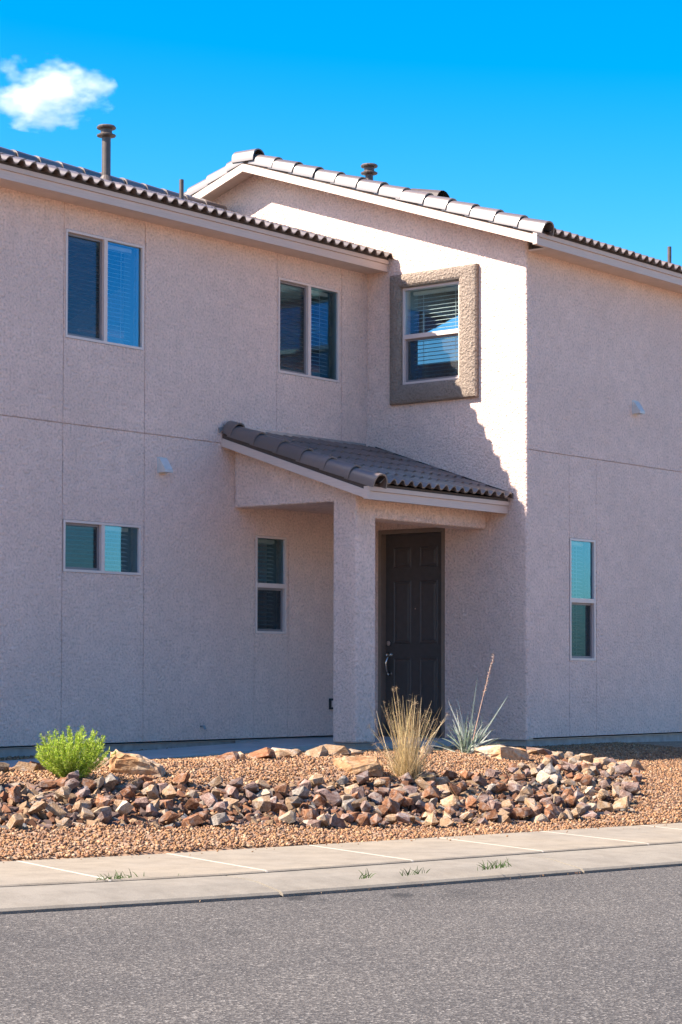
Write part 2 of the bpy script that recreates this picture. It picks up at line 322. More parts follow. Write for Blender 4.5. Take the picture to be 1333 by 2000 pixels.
def tps(s, v):
    s = np.asarray(s, float); v = np.asarray(v, float); sc_ = np.clip(s, -1.6, 14.5); vc = np.clip(v, -0.2, 6.6)
    P_ = np.stack([sc_, vc], -1); d2 = ((P_[..., None, :]-CPa[:, :2])**2).sum(-1)
    return _k(d2)@_w[:_n]+_w[_n]+P_@_w[_n+1:]+G*(s-sc_)
def to_sv(x, y):
    d = np.stack([np.asarray(x, float)-L0[0], np.asarray(y, float)-L0[1]], -1); return d@T, d@NN
def zg(x, y):
    s, v = to_sv(x, y); return float(tps(s, v))
# front and back edges of the rock band (s, v)
FRONT = [(-1.4, 0.72), (0.62, 0.80), (2.0, 0.52), (3.62, 0.46), (4.66, 0.33), (5.63, 0.30), (6.64, 0.24), (7.4, 0.35), (8.1, 0.75)]
BACK = [(-0.6, 1.55), (1.18, 1.62), (2.75, 1.42), (4.40, 1.28), (5.72, 1.30), (6.85, 1.40), (8.35, 1.95), (8.9, 1.75), (8.75, 1.25)]
BPOLY = np.array(FRONT+BACK[::-1])
def in_band(s, v):
    ins = np.zeros(np.shape(s), bool); n = len(BPOLY)
    for i in range(n):
        (x1, y1), (x2, y2) = BPOLY[i], BPOLY[(i+1) % n]
        if abs(y2-y1) < 1e-9: continue
        ins ^= ((y1 > v) != (y2 > v)) & (s < (x2-x1)*(v-y1)/(y2-y1)+x1)
    return ins
gs = np.linspace(-9, 19, 281); bk = np.array([back(s) for s in gs]); vv = np.linspace(0, 1, 90)**1.2
S2 = np.repeat(gs[:, None], 90, 1); V2 = bk[:, None]-0.02+vv[None, :]*9.0
Zg = tps(S2, V2); lift = np.clip((V2-bk[:, None])/0.12, 0, 1); Zs = (-0.45+G*S2); Zg = Zs*(1-lift)*1.0+Zg*lift-0.02*(1-lift)
Zg = Zg-0.06*in_band(S2, V2)
XY = L0+S2[..., None]*T+V2[..., None]*NN
GV = np.concatenate([XY, Zg[..., None]], -1).reshape(-1, 3)
GF = [(i*90+j, (i+1)*90+j, (i+1)*90+j+1, i*90+j+1) for i in range(280) for j in range(89)]
yard = kind(mk('gravel_ground', GV, GF, M['soil'], smooth=True), 'structure')

# concrete path along the left wall to the porch
def pz(x): return -0.125+0.105*min(1, max(0, (x+6.5)/4.0))
PM = MB()
px_ = [-12+0.6*i for i in range(17)]
for a, b_ in zip(px_[:-1], px_[1:]):
    PM.hexa([(a, -1.55, pz(a)-.15), (b_, -1.55, pz(b_)-.15), (b_, -.46, pz(b_)-.15), (a, -.46, pz(a)-.15)], [(a, -1.55, pz(a)), (b_, -1.55, pz(b_)), (b_, -.46, pz(b_)), (a, -.46, pz(a))])
path = kind(PM.build('path', M['path']), 'structure')
porch_slab = kind(MB().box(-2.40, -0.0, -1.70, -0.0, -0.25, -0.022).build('porch_floor', M['path']), 'structure')

# ------------------------------------------------------------------ house
house = empty('house')
tag(house, 'two-storey beige stucco house with dark tile roofs and small front porch', 'house')
D = 2.352
def grid_wall(axis, plane, thick, u0, u1, z0, z1, holes, name, mat, parent):
    # wall in the plane axis=plane; outer face at plane, inner at plane+thick; rectangular holes (u0,u1,z0,z1)
    us = sorted({u0, u1, *[h[0] for h in holes], *[h[1] for h in holes]}); zs = sorted({z0, z1, *[h[2] for h in holes], *[h[3] for h in holes]})
    us = [u for u in us if u0 <= u <= u1]; zs = [z for z in zs if z0 <= z <= z1]
    mb = MB(); P3 = (lambda u, d, z: (u, d, z)) if axis == 'y' else (lambda u, d, z: (d, u, z))
    solid = lambda a, c: not any(h[0]-1e-6 <= a <= h[1]+1e-6 and h[2]-1e-6 <= c <= h[3]+1e-6 for h in holes)
    for i in range(len(us)-1):
        for j in range(len(zs)-1):
            if solid((us[i]+us[i+1])/2, (zs[j]+zs[j+1])/2):
                a, b_, c, d = us[i], us[i+1], zs[j], zs[j+1]
                for dd in (plane, plane+thick): mb.add([P3(a, dd, c), P3(b_, dd, c), P3(b_, dd, d), P3(a, dd, d)], [(0, 1, 2, 3)])
    for a, b_, c, d in list(holes)+[(u0, u1, z0, z1)]:
        for q in (((a, c), (b_, c)), ((b_, c), (b_, d)), ((b_, d), (a, d)), ((a, d), (a, c))):
            mb.add([P3(q[0][0], plane, q[0][1]), P3(q[1][0], plane, q[1][1]), P3(q[1][0], plane+thick, q[1][1]), P3(q[0][0], plane+thick, q[0][1])], [(0, 1, 2, 3)])
    return mb.build(name, mat, parent)

WIN = {'W1': (-5.070, -3.912, 4.229, 5.363), 'W2': (-1.677, -0.548, 4.241, 5.358), 'W3': (-5.080, -3.938, 1.790, 2.330), 'W4': (-2.060, -1.522, 1.196, 2.322), 'W5': (0.903, 1.462, 0.898, 2.352)}
J1, J2, J3, J3b, J4, J5, ZJ, ZT = -5.0945, -3.889, -1.698, -0.5, -2.081, -1.4845, 3.331, 5.66
LEFT = -10.5
wallA = grid_wall('y', 0.022, 0.13, LEFT, 0.05, 0.0, ZT, [WIN[k] for k in ('W1', 'W2', 'W3', 'W4')], 'wall', M['stucco'], house)
wallA['label'] = 'long shaded stucco wall with four windows'
gp = 0.0042
def panels(plane, cells, parent):
    for (a, b_, c, d) in cells:
        o = MB().box(a, b_, plane, plane+0.03, c, d).build('stucco_panel', M['stucco'], parent)
e = gp
panels(0.0, [
    (LEFT, J1-e, ZJ+e, ZT), (J1+e, J2-e, ZJ+e, WIN['W1'][2]-.004), (J1+e, J2-e, WIN['W1'][3]+.004, ZT), (J2+e, J3-e, ZJ+e, ZT),
    (J3+e, J3b-e, ZJ+e, WIN['W2'][2]-.004), (J3+e, J3b-e, WIN['W2'][3]+.004, ZT), (J3b+e, -0.002, ZJ+e, ZT),
    (LEFT, J1-e, 0, ZJ-e), (J1+e, J2-e, 0, WIN['W3'][2]-.004), (J1+e, J2-e, WIN['W3'][3]+.004, ZJ-e), (J2+e, J4-e, 0, ZJ-e),
    (J4+e, J5-e, 0, WIN['W4'][2]-.004), (J4+e, J5-e, WIN['W4'][3]+.004, ZJ-e), (J5+e, -0.002, 0, ZJ-e)], wallA)
# slivers beside the frames, level with the panels
for k, (ja, jb) in {'W1': (J1, J2), 'W2': (J3, J3b), 'W3': (J1, J2), 'W4': (J4, J5)}.items():
    x0, x1, z0, z1 = WIN[k]
    if x0-(ja+e) > .012: panels(0.0, [(ja+e, x0-.002, z0-.004, z1+.004)], wallA)
    if (jb-e)-x1 > .012: panels(0.0, [(x1+.002, jb-e, z0-.004, z1+.004)], wallA)
RIGHT = 7.0; K1, K2, ZJC = 0.8918, 1.4885, 3.333
wallC = grid_wall('y', -D+0.022, 0.13, 0.06, RIGHT, 0.0, ZT, [WIN['W5']], 'wall', M['stucco'], house)
wallC['label'] = 'shaded stucco wall at the right with one narrow window'
x0, x1, z0, z1 = WIN['W5']
panels(-D, [(0.035, RIGHT, ZJC+e, ZT), (0.035, K1-e, 0, ZJC-e), (K1+e, K2-e, 0, z0-.004), (K1+e, K2-e, z1+.004, ZJC-e), (K2+e, RIGHT, 0, ZJC-e), (x1+.002, K2-e, z0-.004, z1+.004)], wallC)

# return wall (faces left) with its gable
WB_ = (-1.406, -0.548, 4.228, 5.397); DR_ = (-1.1795, -0.180, -0.02, 2.48)
PEAKY, PEAKZ, PITCH = 1.78, 7.115, 0.3333
wallB = grid_wall('x', 0.0, 0.15, -D+0.035, 0.3, -0.02, 5.5, [WB_, DR_], 'wall', M['stucco'], house)
wallB['label'] = 'sunlit stucco return wall with front door and gable'
zg_ = lambda y: 7.1735-PITCH*abs(y-PEAKY)
gm = MB(); ys = [-D+0.035, 0.3, PEAKY, 6.0]
prof = [(-D+0.035, 5.5), (0.3, 5.5), (6.0, 5.5), (6.0, zg_(6.0)), (PEAKY, zg_(PEAKY)), (-D+0.035, zg_(-D+0.035))]
gm.add([(0.0, y, z) for y, z in prof]+[(0.15, y, z) for y, z in prof], [(5, 4, 3, 2, 1, 0), (6, 7, 8, 9, 10, 11)]+[(i, (i+1) % 6, 6+(i+1) % 6, 6+i) for i in range(6)])
gm.build('gable_panel', M['stucco'], wallB)
cm = MB(); n_ = 8; rr = 0.035                                    # rounded outer corner
arc = [(rr-rr*math.cos(a), -D+rr-rr*math.sin(a)) for a in [math.pi/2*i/n_ for i in range(n_+1)]]
zc = zg_(-D)
cm.add([(x, y, -0.02) for x, y in arc]+[(x, y, zc) for x, y in arc], [(i, i+1, n_+2+i, n_+1+i) for i in range(n_)])
cm.build('corner_bead', M['stucco'], wallB, True)
# other sides, so the house is closed
grid_wall('y', 6.0, 0.12, LEFT, RIGHT, 0, ZT, [], 'wall', M['stucco'], house)
grid_wall('x', LEFT, 0.12, 0.16, 5.99, 0, 5.7, [], 'wall', M['stucco'], house)
grid_wall('x', RIGHT-0.12, 0.12, -D+.16, 5.99, 0, 5.7, [], 'wall', M['stucco'], house)
MB().box(LEFT+.1, RIGHT-.1, 0.3, 5.9, 2.9, 3.1).box(0.2, RIGHT-.1, -D+.2, 0.299, 2.9, 3.1).box(LEFT+.1, RIGHT-.1, 0.3, 5.9, -.2, -.05).build('floor', M['inside'], house)
# foundation and weep screed
fm = MB(); fm.box(LEFT, -0.0, 0.018, 0.15, -0.4, -0.022).box(0.0185, 0.15, -D+.1505, 0.0, -0.4, -0.022).box(0.018, RIGHT, -D+.018, -D+.15, -0.4, -0.0221)
fm.build('foundation', M['found'], house)
sm = MB(); sm.box(0.02, 0.15, -D+.02, -D+.10, -0.03, 0.0); sm.box(LEFT, -0.01, -0.006, 0.02, -0.021, -0.016).box(0.03, RIGHT, -D-.006, -D+.02, -0.021, -0.016).box(-0.006, 0.02, -D+.03, -1.20, -0.027, -0.021)
sm.build('weep_screed', M['flash'], house)

# windows: u runs along the wall, d goes into the house
def window(rect, mode, P3, label, parent, trim=False):
    u0, u1, z0, z1 = rect; fwid = 0.027
    def bx(mb, a, b_, c, d, d0, d1):
        mb.hexa([P3(a, d0, c), P3(b_, d0, c), P3(b_, d1, c), P3(a, d1, c)], [P3(a, d0, d), P3(b_, d0, d), P3(b_, d1, d), P3(a, d1, d)]); return mb
    fr = MB()
    for a, b_, c, d in ((u0, u1, z0, z0+fwid), (u0, u1, z1-fwid, z1), (u0, u0+fwid, z0+fwid, z1-fwid), (u1-fwid, u1, z0+fwid, z1-fwid)): bx(fr, a, b_, c, d, -0.006, 0.085)
    um = (u0+u1)/2; zm = (z0+z1)/2
    if mode == 'slider': bx(fr, um-0.022, um+0.030, z0+fwid, z1-fwid, -0.004, 0.06); A_ = (u0+fwid, um-0.022, z0+fwid, z1-fwid); B_ = (um+0.030, u1-fwid, z0+fwid, z1-fwid)
    else: zm = z0+(z1-z0)*0.49; bx(fr, u0+fwid, u1-fwid, zm-0.022, zm+0.030, -0.004, 0.06); A_ = (u0+fwid, u1-fwid, z0+fwid, zm-0.022); B_ = (u0+fwid, u1-fwid, zm+0.030, z1-fwid)
    W_ = fr.build('window', M['vinyl'], parent); W_['label'] = label
    def pane(r, dep): return mk('pane', [P3(r[0], dep, r[2]), P3(r[1], dep, r[2]), P3(r[1], dep, r[3]), P3(r[0], dep, r[3])], [(0, 1, 2, 3)], M['glass'], W_)
    pane(B_, 0.022); pane(A_, 0.058)
    # screened half: dark sash set back, screen in front of the glass
    s = MB(); a, b_, c, d = A_; t = 0.026
    for q in ((a, b_, c, c+t), (a, b_, d-t, d), (a, a+t, c+t, d-t), (b_-t, b_, c+t, d-t)): bx(s, *q, 0.030, 0.052)
    s.build('sash', M['sash_dark'], W_)
    mk('screen', [P3(a+t, 0.040, c+t), P3(b_-t, 0.040, c+t), P3(b_-t, 0.040, d-t), P3(a+t, 0.040, d-t)], [(0, 1, 2, 3)], M['screen'], W_)
    # blind
    wd = u1-u0-0.10; sl = MB(); Q = [(-0.022, -0.008), (0.022, 0.008)]
    V = []
    for uu in (-wd/2, wd/2):
        for dd, zz in ((-0.023, -0.007), (0.023, 0.009), (0.0235, 0.0115), (-0.0225, -0.0045)): V.append(P3(uu, dd, zz))
    o0 = P3(0, 0, 0); V = [Vector(v)-Vector(o0) for v in V]
    me = mesh_data('slat', V, [(0, 1, 2, 3), (7, 6, 5, 4), (0, 4, 5, 1), (1, 5, 6, 2), (2, 6, 7, 3), (3, 7, 4, 0)], M['slat'])
    z = z0+0.06; rnd = random.Random(int(u0*1000))
    while z < z1-0.07:
        inst('slat', me, W_, P3((u0+u1)/2-0.015, 0.155, z)); z += 0.047
    h = MB(); bx(h, u0+.04, u1-.06, z1-.07, z1-.03, .13, .18)
    for uu in (u0+0.16, u1-0.22): bx(h, uu, uu+.004, z0+.05, z1-.05, .128, .131)
    h.build('blind_headrail', M['slat'], W_)
    rv = MB()                                                  # drywall return round the opening
    for a, b_, c, d in ((u0-.02, u0, z0, z1), (u1, u1+.02, z0, z1), (u0-.02, u1+.02, z1, z1+.02), (u0-.02, u1+.02, z0-.02, z0)): bx(rv, a, b_, c, d, 0.153 if not trim else 0.152, 0.30)
    rv.build('reveal', M['inside'], W_)
    return W_
PA = lambda u, d, z: (u, d, z); PC = lambda u, d, z: (u, -D+d, z); PB = lambda u, d, z: (d, u, z)
window(WIN['W1'], 'slider', PA, 'large upper sliding window at the left reflecting blue sky', house)
window(WIN['W2'], 'slider', PA, 'upper sliding window beside the inner corner', house)
window(WIN['W3'], 'slider', PA, 'low wide sliding window at the left on the ground floor', house)
window(WIN['W4'], 'hung', PA, 'narrow hung window behind the porch', house)
window(WIN['W5'], 'hung', PC, 'narrow tall window in the right wall reflecting blue sky', house)
wb = window(WB_, 'hung', PB, 'upper window framed by thick brown stucco trim', house, True)
# swept trim
ty0, ty1, tz0, tz1 = -1.6736, -0.3867, 3.989, 5.564; iy0, iy1, iz0, iz1 = WB_
pf = [(0, 0.0), (0, 0.05), (0.06, 0.067), (0.2, 0.078), (0.5, 0.083), (0.8, 0.075), (0.93, 0.06), (1.0, 0.035), (1.0, 0.0)]
TV = []; TF = []
for f, h in pf:
    a, b_, c, d = ty0+(iy0-.003-ty0)*f, ty1+(iy1+.003-ty1)*f, tz0+(iz0-.003-tz0)*f, tz1+(iz1+.003-tz1)*f
    TV += [(-h+0.002, a, c), (-h+0.002, b_, c), (-h+0.002, b_, d), (-h+0.002, a, d)]
for j in range(len(pf)-1):
    for i in range(4): TF.append((j*4+i, j*4+(i+1) % 4, (j+1)*4+(i+1) % 4, (j+1)*4+i))
mk('window_trim', TV, TF, M['trim'], wb)

# front door
dm = MB(); y0, y1 = -1.130, -0.228; X0 = 0.085
dm.box(X0, X0+0.045, y0, y1, -0.005, 2.425)
door = dm.build('door', M['door'], house); door['label'] = 'dark brown six-panel front door'
fm = MB()
for a, b_, c, d in ((-1.1795, y0-.002, -.02, 2.48), (y1+.002, -0.180, -.02, 2.48), (y0-.002, y1+.002, 2.428, 2.48)): fm.box(-0.008, 0.148, a, b_, c, d)
fm.build('door_frame', M['doorframe'], door)
MB().box(-0.03, 0.14, y0, y1, -0.0225, -0.006).build('threshold', M['metal'], door)
pw = 0.27; cols_ = [(-0.345-pw, -0.345), (y0+0.117, y0+0.117+pw)]
def door_panel(a, b_, c, d):
    V = []
    for i_, (ins, x) in enumerate(((0, X0-.001), (0.012, X0-.009), (0.024, X0-.001), (0.03, X0-.0015), (0.055, X0-.007))):
        V += [(x, a+ins, c+ins), (x, b_-ins, c+ins), (x, b_-ins, d-ins), (x, a+ins, d-ins)]
    F = [(j*4+i, j*4+(i+1) % 4, (j+1)*4+(i+1) % 4, (j+1)*4+i) for j in range(4) for i in range(4)]+[(16, 17, 18, 19)]
    mk('door_panel', V, F, M['door'], door)
for a, b_ in cols_:
    for c, d in ((2.02, 2.27), (1.10, 1.86), (0.25, 0.93)): door_panel(a, b_, c, d)
hy = -0.29
hm = MB()
def disc(mb, y, z, r, x0, x1, n=14): mb.add([(x, y+r*math.cos(2*math.pi*i/n), z+r*math.sin(2*math.pi*i/n)) for x in (x0, x1) for i in range(n)], [(i, (i+1) % n, n+(i+1) % n, n+i) for i in range(n)]+[tuple(range(n)), tuple(range(2*n-1, n-1, -1))])
disc(hm, hy, 1.105, .03, X0-.03, X0); hm.build('deadbolt', M['chrome'], door)
hm = MB(); disc(hm, hy, 0.965, .036, X0-.016, X0); disc(hm, hy, 0.965, .022, X0-.05, X0-.015); disc(hm, hy, 0.735, .026, X0-.02, X0)
hm.tube([(X0-.02, hy, 0.955), (X0-.055, hy, 0.93), (X0-.075, hy, 0.87), (X0-.07, hy, 0.80), (X0-.04, hy, 0.75), (X0-.01, hy, 0.735)], [.011, .012, .012, .013, .012, .012], 10)
hm.build('handle', M['chrome'], door, True)
hm = MB(); disc(hm, (y0+y1)/2, 1.52, .008, X0-.006, X0); hm.build('peephole', M['chrome'], door)

# ------------------------------------------------------------------ roofs
TW, TL, EXP = 0.315, 0.42, 0.357
def tile_mesh(name, rnd):
    nx = 20; amp = 0.0275; th = 0.014; k = nx+1
    def row(yy, lift, top): return [(TW*1.01*i/nx, yy, amp*(1-math.copysign(abs(math.cos(4*math.pi*i/nx))**0.72, math.cos(4*math.pi*i/nx)))+lift-(0 if top else th)) for i in range(k)]
    V = row(0, .024, 1)+row(TL, .004, 1)+row(0, .024, 0)+row(TL, .004, 0)+row(0, .024, 1)+row(0, .024, 0); F = []
    for i in range(nx): F += [(i, i+1, k+i+1, k+i), (2*k+i+1, 2*k+i, 3*k+i, 3*k+i+1), (4*k+i+1, 4*k+i, 5*k+i, 5*k+i+1)]
    me = mesh_data(name, V, F, M['tile']); me.polygons.foreach_set('use_smooth', [i % 3 != 2 for i in range(3*nx)]); return me
TILE = tile_mesh('roof_tile', None)
SL = math.atan(PITCH); rt_ = random.Random(4)
def tile_field(parent, x0, x1, y_e, z_e, rows, z_up=0.0, flip=False):
    # y_e, z_e: front end and underside level of the first course
    nx = int(round((x1-x0)/TW)); wx = (x1-x0)/nx
    for r in range(rows):
        d = r*EXP
        for i in range(nx):
            inst('roof_tile', TILE, parent, (x0+i*wx, y_e+d*math.cos(SL)+rt_.uniform(-.004, .004), z_e+d*math.sin(SL)+rt_.uniform(-.002, .003)), (SL+rt_.uniform(-.006, .006), rt_.uniform(-.006, .006), rt_.uniform(-.004, .004)), (wx/TW, 1, 1))
def barrel_mesh(name, w0, w1, h0, h1, L, drop0=0.05, n=14):
    # axis +Y (down end at 0, up end at L); half-barrel, open below; w/h at the down end and the up end
    th = 0.016; k = n+1
    def ring(yy, w_, h_, t): return [(-math.cos(math.pi*i/n)*(w_/2-t*th), yy, abs(math.sin(math.pi*i/n))**0.7*(h_-t*th)) for i in range(k)]
    R_ = [ring(0, w0, h0, 0), ring(L, w1, h1, 0), ring(0, w0, h0, 1), ring(L, w1, h1, 1)]; V = sum(R_, [])+R_[0]+R_[2]+R_[1]+R_[3]; F = []
    for i in range(n): F += [(i, i+1, k+i+1, k+i), (2*k+i+1, 2*k+i, 3*k+i, 3*k+i+1), (4*k+i+1, 4*k+i, 5*k+i, 5*k+i+1), (6*k+i, 6*k+i+1, 7*k+i+1, 7*k+i)]
    me = mesh_data(name, V, F, M['tile']); me.polygons.foreach_set('use_smooth', [i % 4 < 2 for i in range(4*n)]); return me
RAKE = barrel_mesh('rake_tile', 0.240, 0.216, 0.156, 0.140, 0.42)
RIDGE = barrel_mesh('ridge_tile', 0.26, 0.21, 0.135, 0.105, 0.42)
CAPT = barrel_mesh('rake_tile', 0.25, 0.25, 0.165, 0.165, 0.36)
def screws(me):                                # two nail heads on each rake tile
    pass
def eave(parent, x0, x1, yf, zb, bird_top=0.032):
    MB().box(x0, x1, yf, yf+0.04, zb, zb+0.088).build('fascia', M['fascia'], parent)
    MB().box(x0, x1, yf-0.018, yf+0.038, zb+0.0905, zb+0.138).build('fascia_trim', M['fascia'], parent)
    MB().box(x0, x1, yf-0.004, yf+0.03, zb+0.1382, zb+0.138+bird_top).build('bird_stop', M['bird'], parent)
def deck(name, x0, x1, ya, za, yb, zb, th, parent):
    return MB().hexa([(x0, ya, za-th), (x1, ya, za-th), (x1, yb, zb-th), (x0, yb, zb-th)], [(x0, ya, za), (x1, ya, za), (x1, yb, zb), (x0, yb, zb)]).build(name, M['deck'], parent)
# crest height of eave tile = underside level + .024+.042 ; target crest 5.825 at y=-.40
ZE0 = 5.765
RYA = 2.3
roofA = deck('roof', LEFT-0.3, -0.002, -0.32, 5.762, RYA, 5.762+PITCH*(RYA+.32), 0.03, house); roofA['label'] = 'low tiled roof over the left wall with ridge tiles'
deck('roof_slope', LEFT-0.3, -0.002, RYA, 5.762+PITCH*(RYA+.32), 6.3, 5.3, 0.03, roofA)
eave(roofA, LEFT-0.3, -0.012, -0.33, 5.625)
MB().box(LEFT-0.3, -0.005, -0.29, 0.0215, 5.635, 5.655).build('soffit', M['fascia'], roofA)
tile_field(roofA, -0.006-TW*24, -0.006, -0.405, 5.762, 8)
zr = 5.757+PITCH*(RYA+0.405)+0.03
for i in range(26):
    inst('ridge_tile', RIDGE, roofA, (-0.2-i*0.357-0.35, RYA, zr-0.02+rt_.uniform(-.003, .003)), (0.035, 0, -math.pi/2+rt_.uniform(-.02, .02)))
RYB = PEAKY
roofB = deck('roof', -0.28, RIGHT+0.3, -D-0.33, 5.762, RYB, 5.762+PITCH*(RYB+D+.33), 0.03, house); roofB['label'] = 'higher gabled tile roof over the right wing'
deck('roof_slope', -0.28, RIGHT+0.3, RYB, 5.762+PITCH*(RYB+D+.33), 6.3, 5.762+PITCH*(RYB+D+.33)-PITCH*(6.3-RYB), 0.03, roofB)
eave(roofB, -0.312, RIGHT+0.3, -D-0.33, 5.625)
MB().box(0.0355, RIGHT+0.3, -D-0.29, -D+.0215, 5.635, 5.655).build('soffit', M['fascia'], roofB)
tile_field(roofB, -0.14, -0.14+TW*18, -D-0.405, 5.762, 13)
# gable rake boards
def rake(parent, x, ya, za, yb, zb, hgt, th=0.04, name='rake_board', mat='fascia'):
    return MB().hexa([(x, ya, za), (x+th, ya, za), (x+th, yb, zb), (x, yb, zb)], [(x, ya, za+hgt), (x+th, ya, za+hgt), (x+th, yb, zb+hgt), (x, yb, zb+hgt)]).build(name, M[mat], parent)
EY = -D-0.348; EZ = 5.625
zpk = EZ+PITCH*(RYB-EY)-0.0
rake(roofB, -0.314, EY, EZ, RYB-.002, zpk, 0.098); rake(roofB, -0.314, RYB+.002, zpk, 6.25, zpk-PITCH*(6.25-RYB), 0.098)
rake(roofB, -0.300, EY+.01, EZ+.0985, RYB, zpk+.10, 0.05, .03, 'rake_batten', 'bird'); rake(roofB, -0.300, RYB, zpk+.10, 6.25, zpk+.10-PITCH*(6.25-RYB), 0.05, .03, 'rake_batten', 'bird')
for yy in (1.45,): MB().box(-0.272, -0.001, yy-.02, yy+.02, zpk-PITCH*abs(RYB-yy)-.0, zpk-PITCH*abs(RYB-yy)+.085).build('lookout', M['fascia'], roofB)
rake(roofB, -0.272, EY+.05, EZ+.055, RYB, zpk+.055, 0.02, .271, 'rake_soffit'); rake(roofB, -0.272, RYB, zpk+.055, 6.25, zpk+.055-PITCH*(6.25-RYB), 0.02, .271, 'rake_soffit')
def rake_tiles(parent, x, ya, za, n, sgn=1, me=None, name='rake_tile', rise=0.0):
    for i in range(n):
        d = i*EXP
        rz = 0 if sgn > 0 else math.pi
        inst(name, me or RAKE, parent, (x+rt_.uniform(-.004, .004), ya+sgn*d*math.cos(SL), za+d*math.sin(SL)+rise+rt_.uniform(-.002, .002)), (SL-0.035, 0, rz+rt_.uniform(-.012, .012)) )
RX = -0.205
rake_tiles(roofB, RX, -D-0.42, 5.735, 13)
# far slope of the gable: tiles start at the far eave and climb to the ridge
nb = 13; yb0 = RYB+(nb*EXP-.08)*math.cos(SL)
for i in range(nb):
    d = i*EXP; inst('rake_tile', RAKE, roofB, (RX, yb0-d*math.cos(SL), 7.235-(nb*EXP-.08)*math.sin(SL)+d*math.sin(SL)), (SL-0.035, 0, math.pi+rt_.uniform(-.012, .012)))
inst('rake_tile', CAPT, roofB, (RX, RYB-.185, 7.238), (0.03, 0, 0))
for i in range(15): inst('ridge_tile', RIDGE, roofB, (RX+.12+(i+1)*EXP, RYB, 7.225), (0.035, 0, math.pi/2))

# porch
PX0, PX1, PY0, PY1 = -2.431, -2.087, -1.775, -1.44
pil = bevel(MB().box(PX0, PX1, PY0, PY1, -0.016, 2.62).build('porch_pillar', M['stucco'], house), 0.028)
MB().box(PX0+.018, PX1-.018, PY0+.018, PY1-.018, -0.35, -0.03).box(PX0-.006, PX1+.006, PY0-.006, PY1+.006, -0.029, -0.021).build('pillar_footing', M['found'], pil)
bevel(MB().box(PX0+.001, 0.01, PY0+.0012, PY1-.001, 2.432, 2.80).build('porch_beam', M['stucco'], house), 0.024)
zl = lambda y: 3.30+PITCH*y*1.0
lb = MB().hexa([(PX0-.0006, PY0+.03, 2.612), (PX1, PY0+.03, 2.612), (PX1, -0.001, 2.612), (PX0-.0006, -0.001, 2.612)], [(PX0-.0006, PY0+.03, zl(PY0+.03)), (PX1, PY0+.03, zl(PY0+.03)), (PX1, -0.001, zl(0)), (PX0-.0006, -0.001, zl(0))]).build('porch_beam', M['stucco'], house)
bevel(lb, 0.02)
YF = -2.085; ZB = 2.597; XR = -2.651
proof = deck('porch_roof', XR+.03, -0.001, YF+.01, ZB+.137, -0.001, ZB+.137+PITCH*(-.001-YF-.01), 0.03, house); proof['label'] = 'small sloping tiled roof over the front door'
eave(proof, XR, -0.004, YF, ZB)
MB().box(XR+.04, -0.004, YF+.04, -0.01, ZB+.02, ZB+.035).build('porch_ceiling', M['fascia'], proof) if False else None
deck('porch_ceiling', PX1-.02, -0.002, PY1-.02, 2.66, -0.002, 2.66, 0.02, proof).data.materials.__setitem__(0, M['stucco'])
deck('porch_soffit', XR+.04, -0.003, YF+.04, ZB+.09, -0.003, ZB+.09+PITCH*(-.003-YF-.04), 0.015, proof).data.materials.__setitem__(0, M['fascia'])
rake(proof, XR-.003, YF-.016, ZB-.002, -0.002, ZB-.002+PITCH*(-.002-YF+.016), 0.092)
rake(proof, XR+.012, YF-.006, ZB+.0905, -0.002, ZB+.0905+PITCH*(-.002-YF+.006), 0.05, .03, 'rake_batten', 'bird')
tile_field(proof, -0.012-TW*8, -0.012, -2.165, 2.756, 6)
rake_tiles(proof, XR+.105, -2.18, 2.715, 6)
# top course cut short at the wall
TOPT = barrel_mesh('rake_tile', 0.235, 0.22, 0.165, 0.155, 2.18/math.cos(SL)-6*EXP-.01)
inst('rake_tile', TOPT, proof, (XR+.105, -2.18+6*EXP*math.cos(SL), 2.715+6*EXP*math.sin(SL)+.006), (SL-.02, 0, 0))
fl = MB().hexa([(XR+.03, -0.012, 3.50), (-0.03, -0.012, 3.50), (-0.03, -0.001, 3.50), (XR+.03, -0.001, 3.50)], [(XR+.03, -0.006, 3.545), (-0.03, -0.006, 3.545), (-0.03, -0.001, 3.545), (XR+.03, -0.001, 3.545)])
fl.box(XR+.02, -0.03, -0.12, -0.012, 3.470, 3.478)
fl.hexa([(XR-.05, -.02, 3.44), (XR+.03, -.02, 3.50), (XR+.03, -.003, 3.50), (XR-.05, -.003, 3.44)], [(XR-.06, -.02, 3.50), (XR+.03, -.02, 3.52), (XR+.03, -.003, 3.52), (XR-.06, -.003, 3.50)])
fl.build('flashing', M['flash'], proof)
# stepped side flashing down the sunlit wall
sf = MB()
for i in range(6):
    ya = -2.16+i*EXP*math.cos(SL); za = 2.78+i*EXP*math.sin(SL); yb = ya+EXP*math.cos(SL)*1.0; zb2 = za+EXP*math.sin(SL)
    sf.hexa([(-0.004, ya, za), (0.0, ya, za), (0.0, yb, zb2), (-0.004, yb, zb2)], [(-0.004, ya, za+.05), (0.0, ya, za+.05), (0.0, yb, zb2+.05), (-0.004, yb, zb2+.05)])
sf.build('side_flashing', M['deck'], proof)

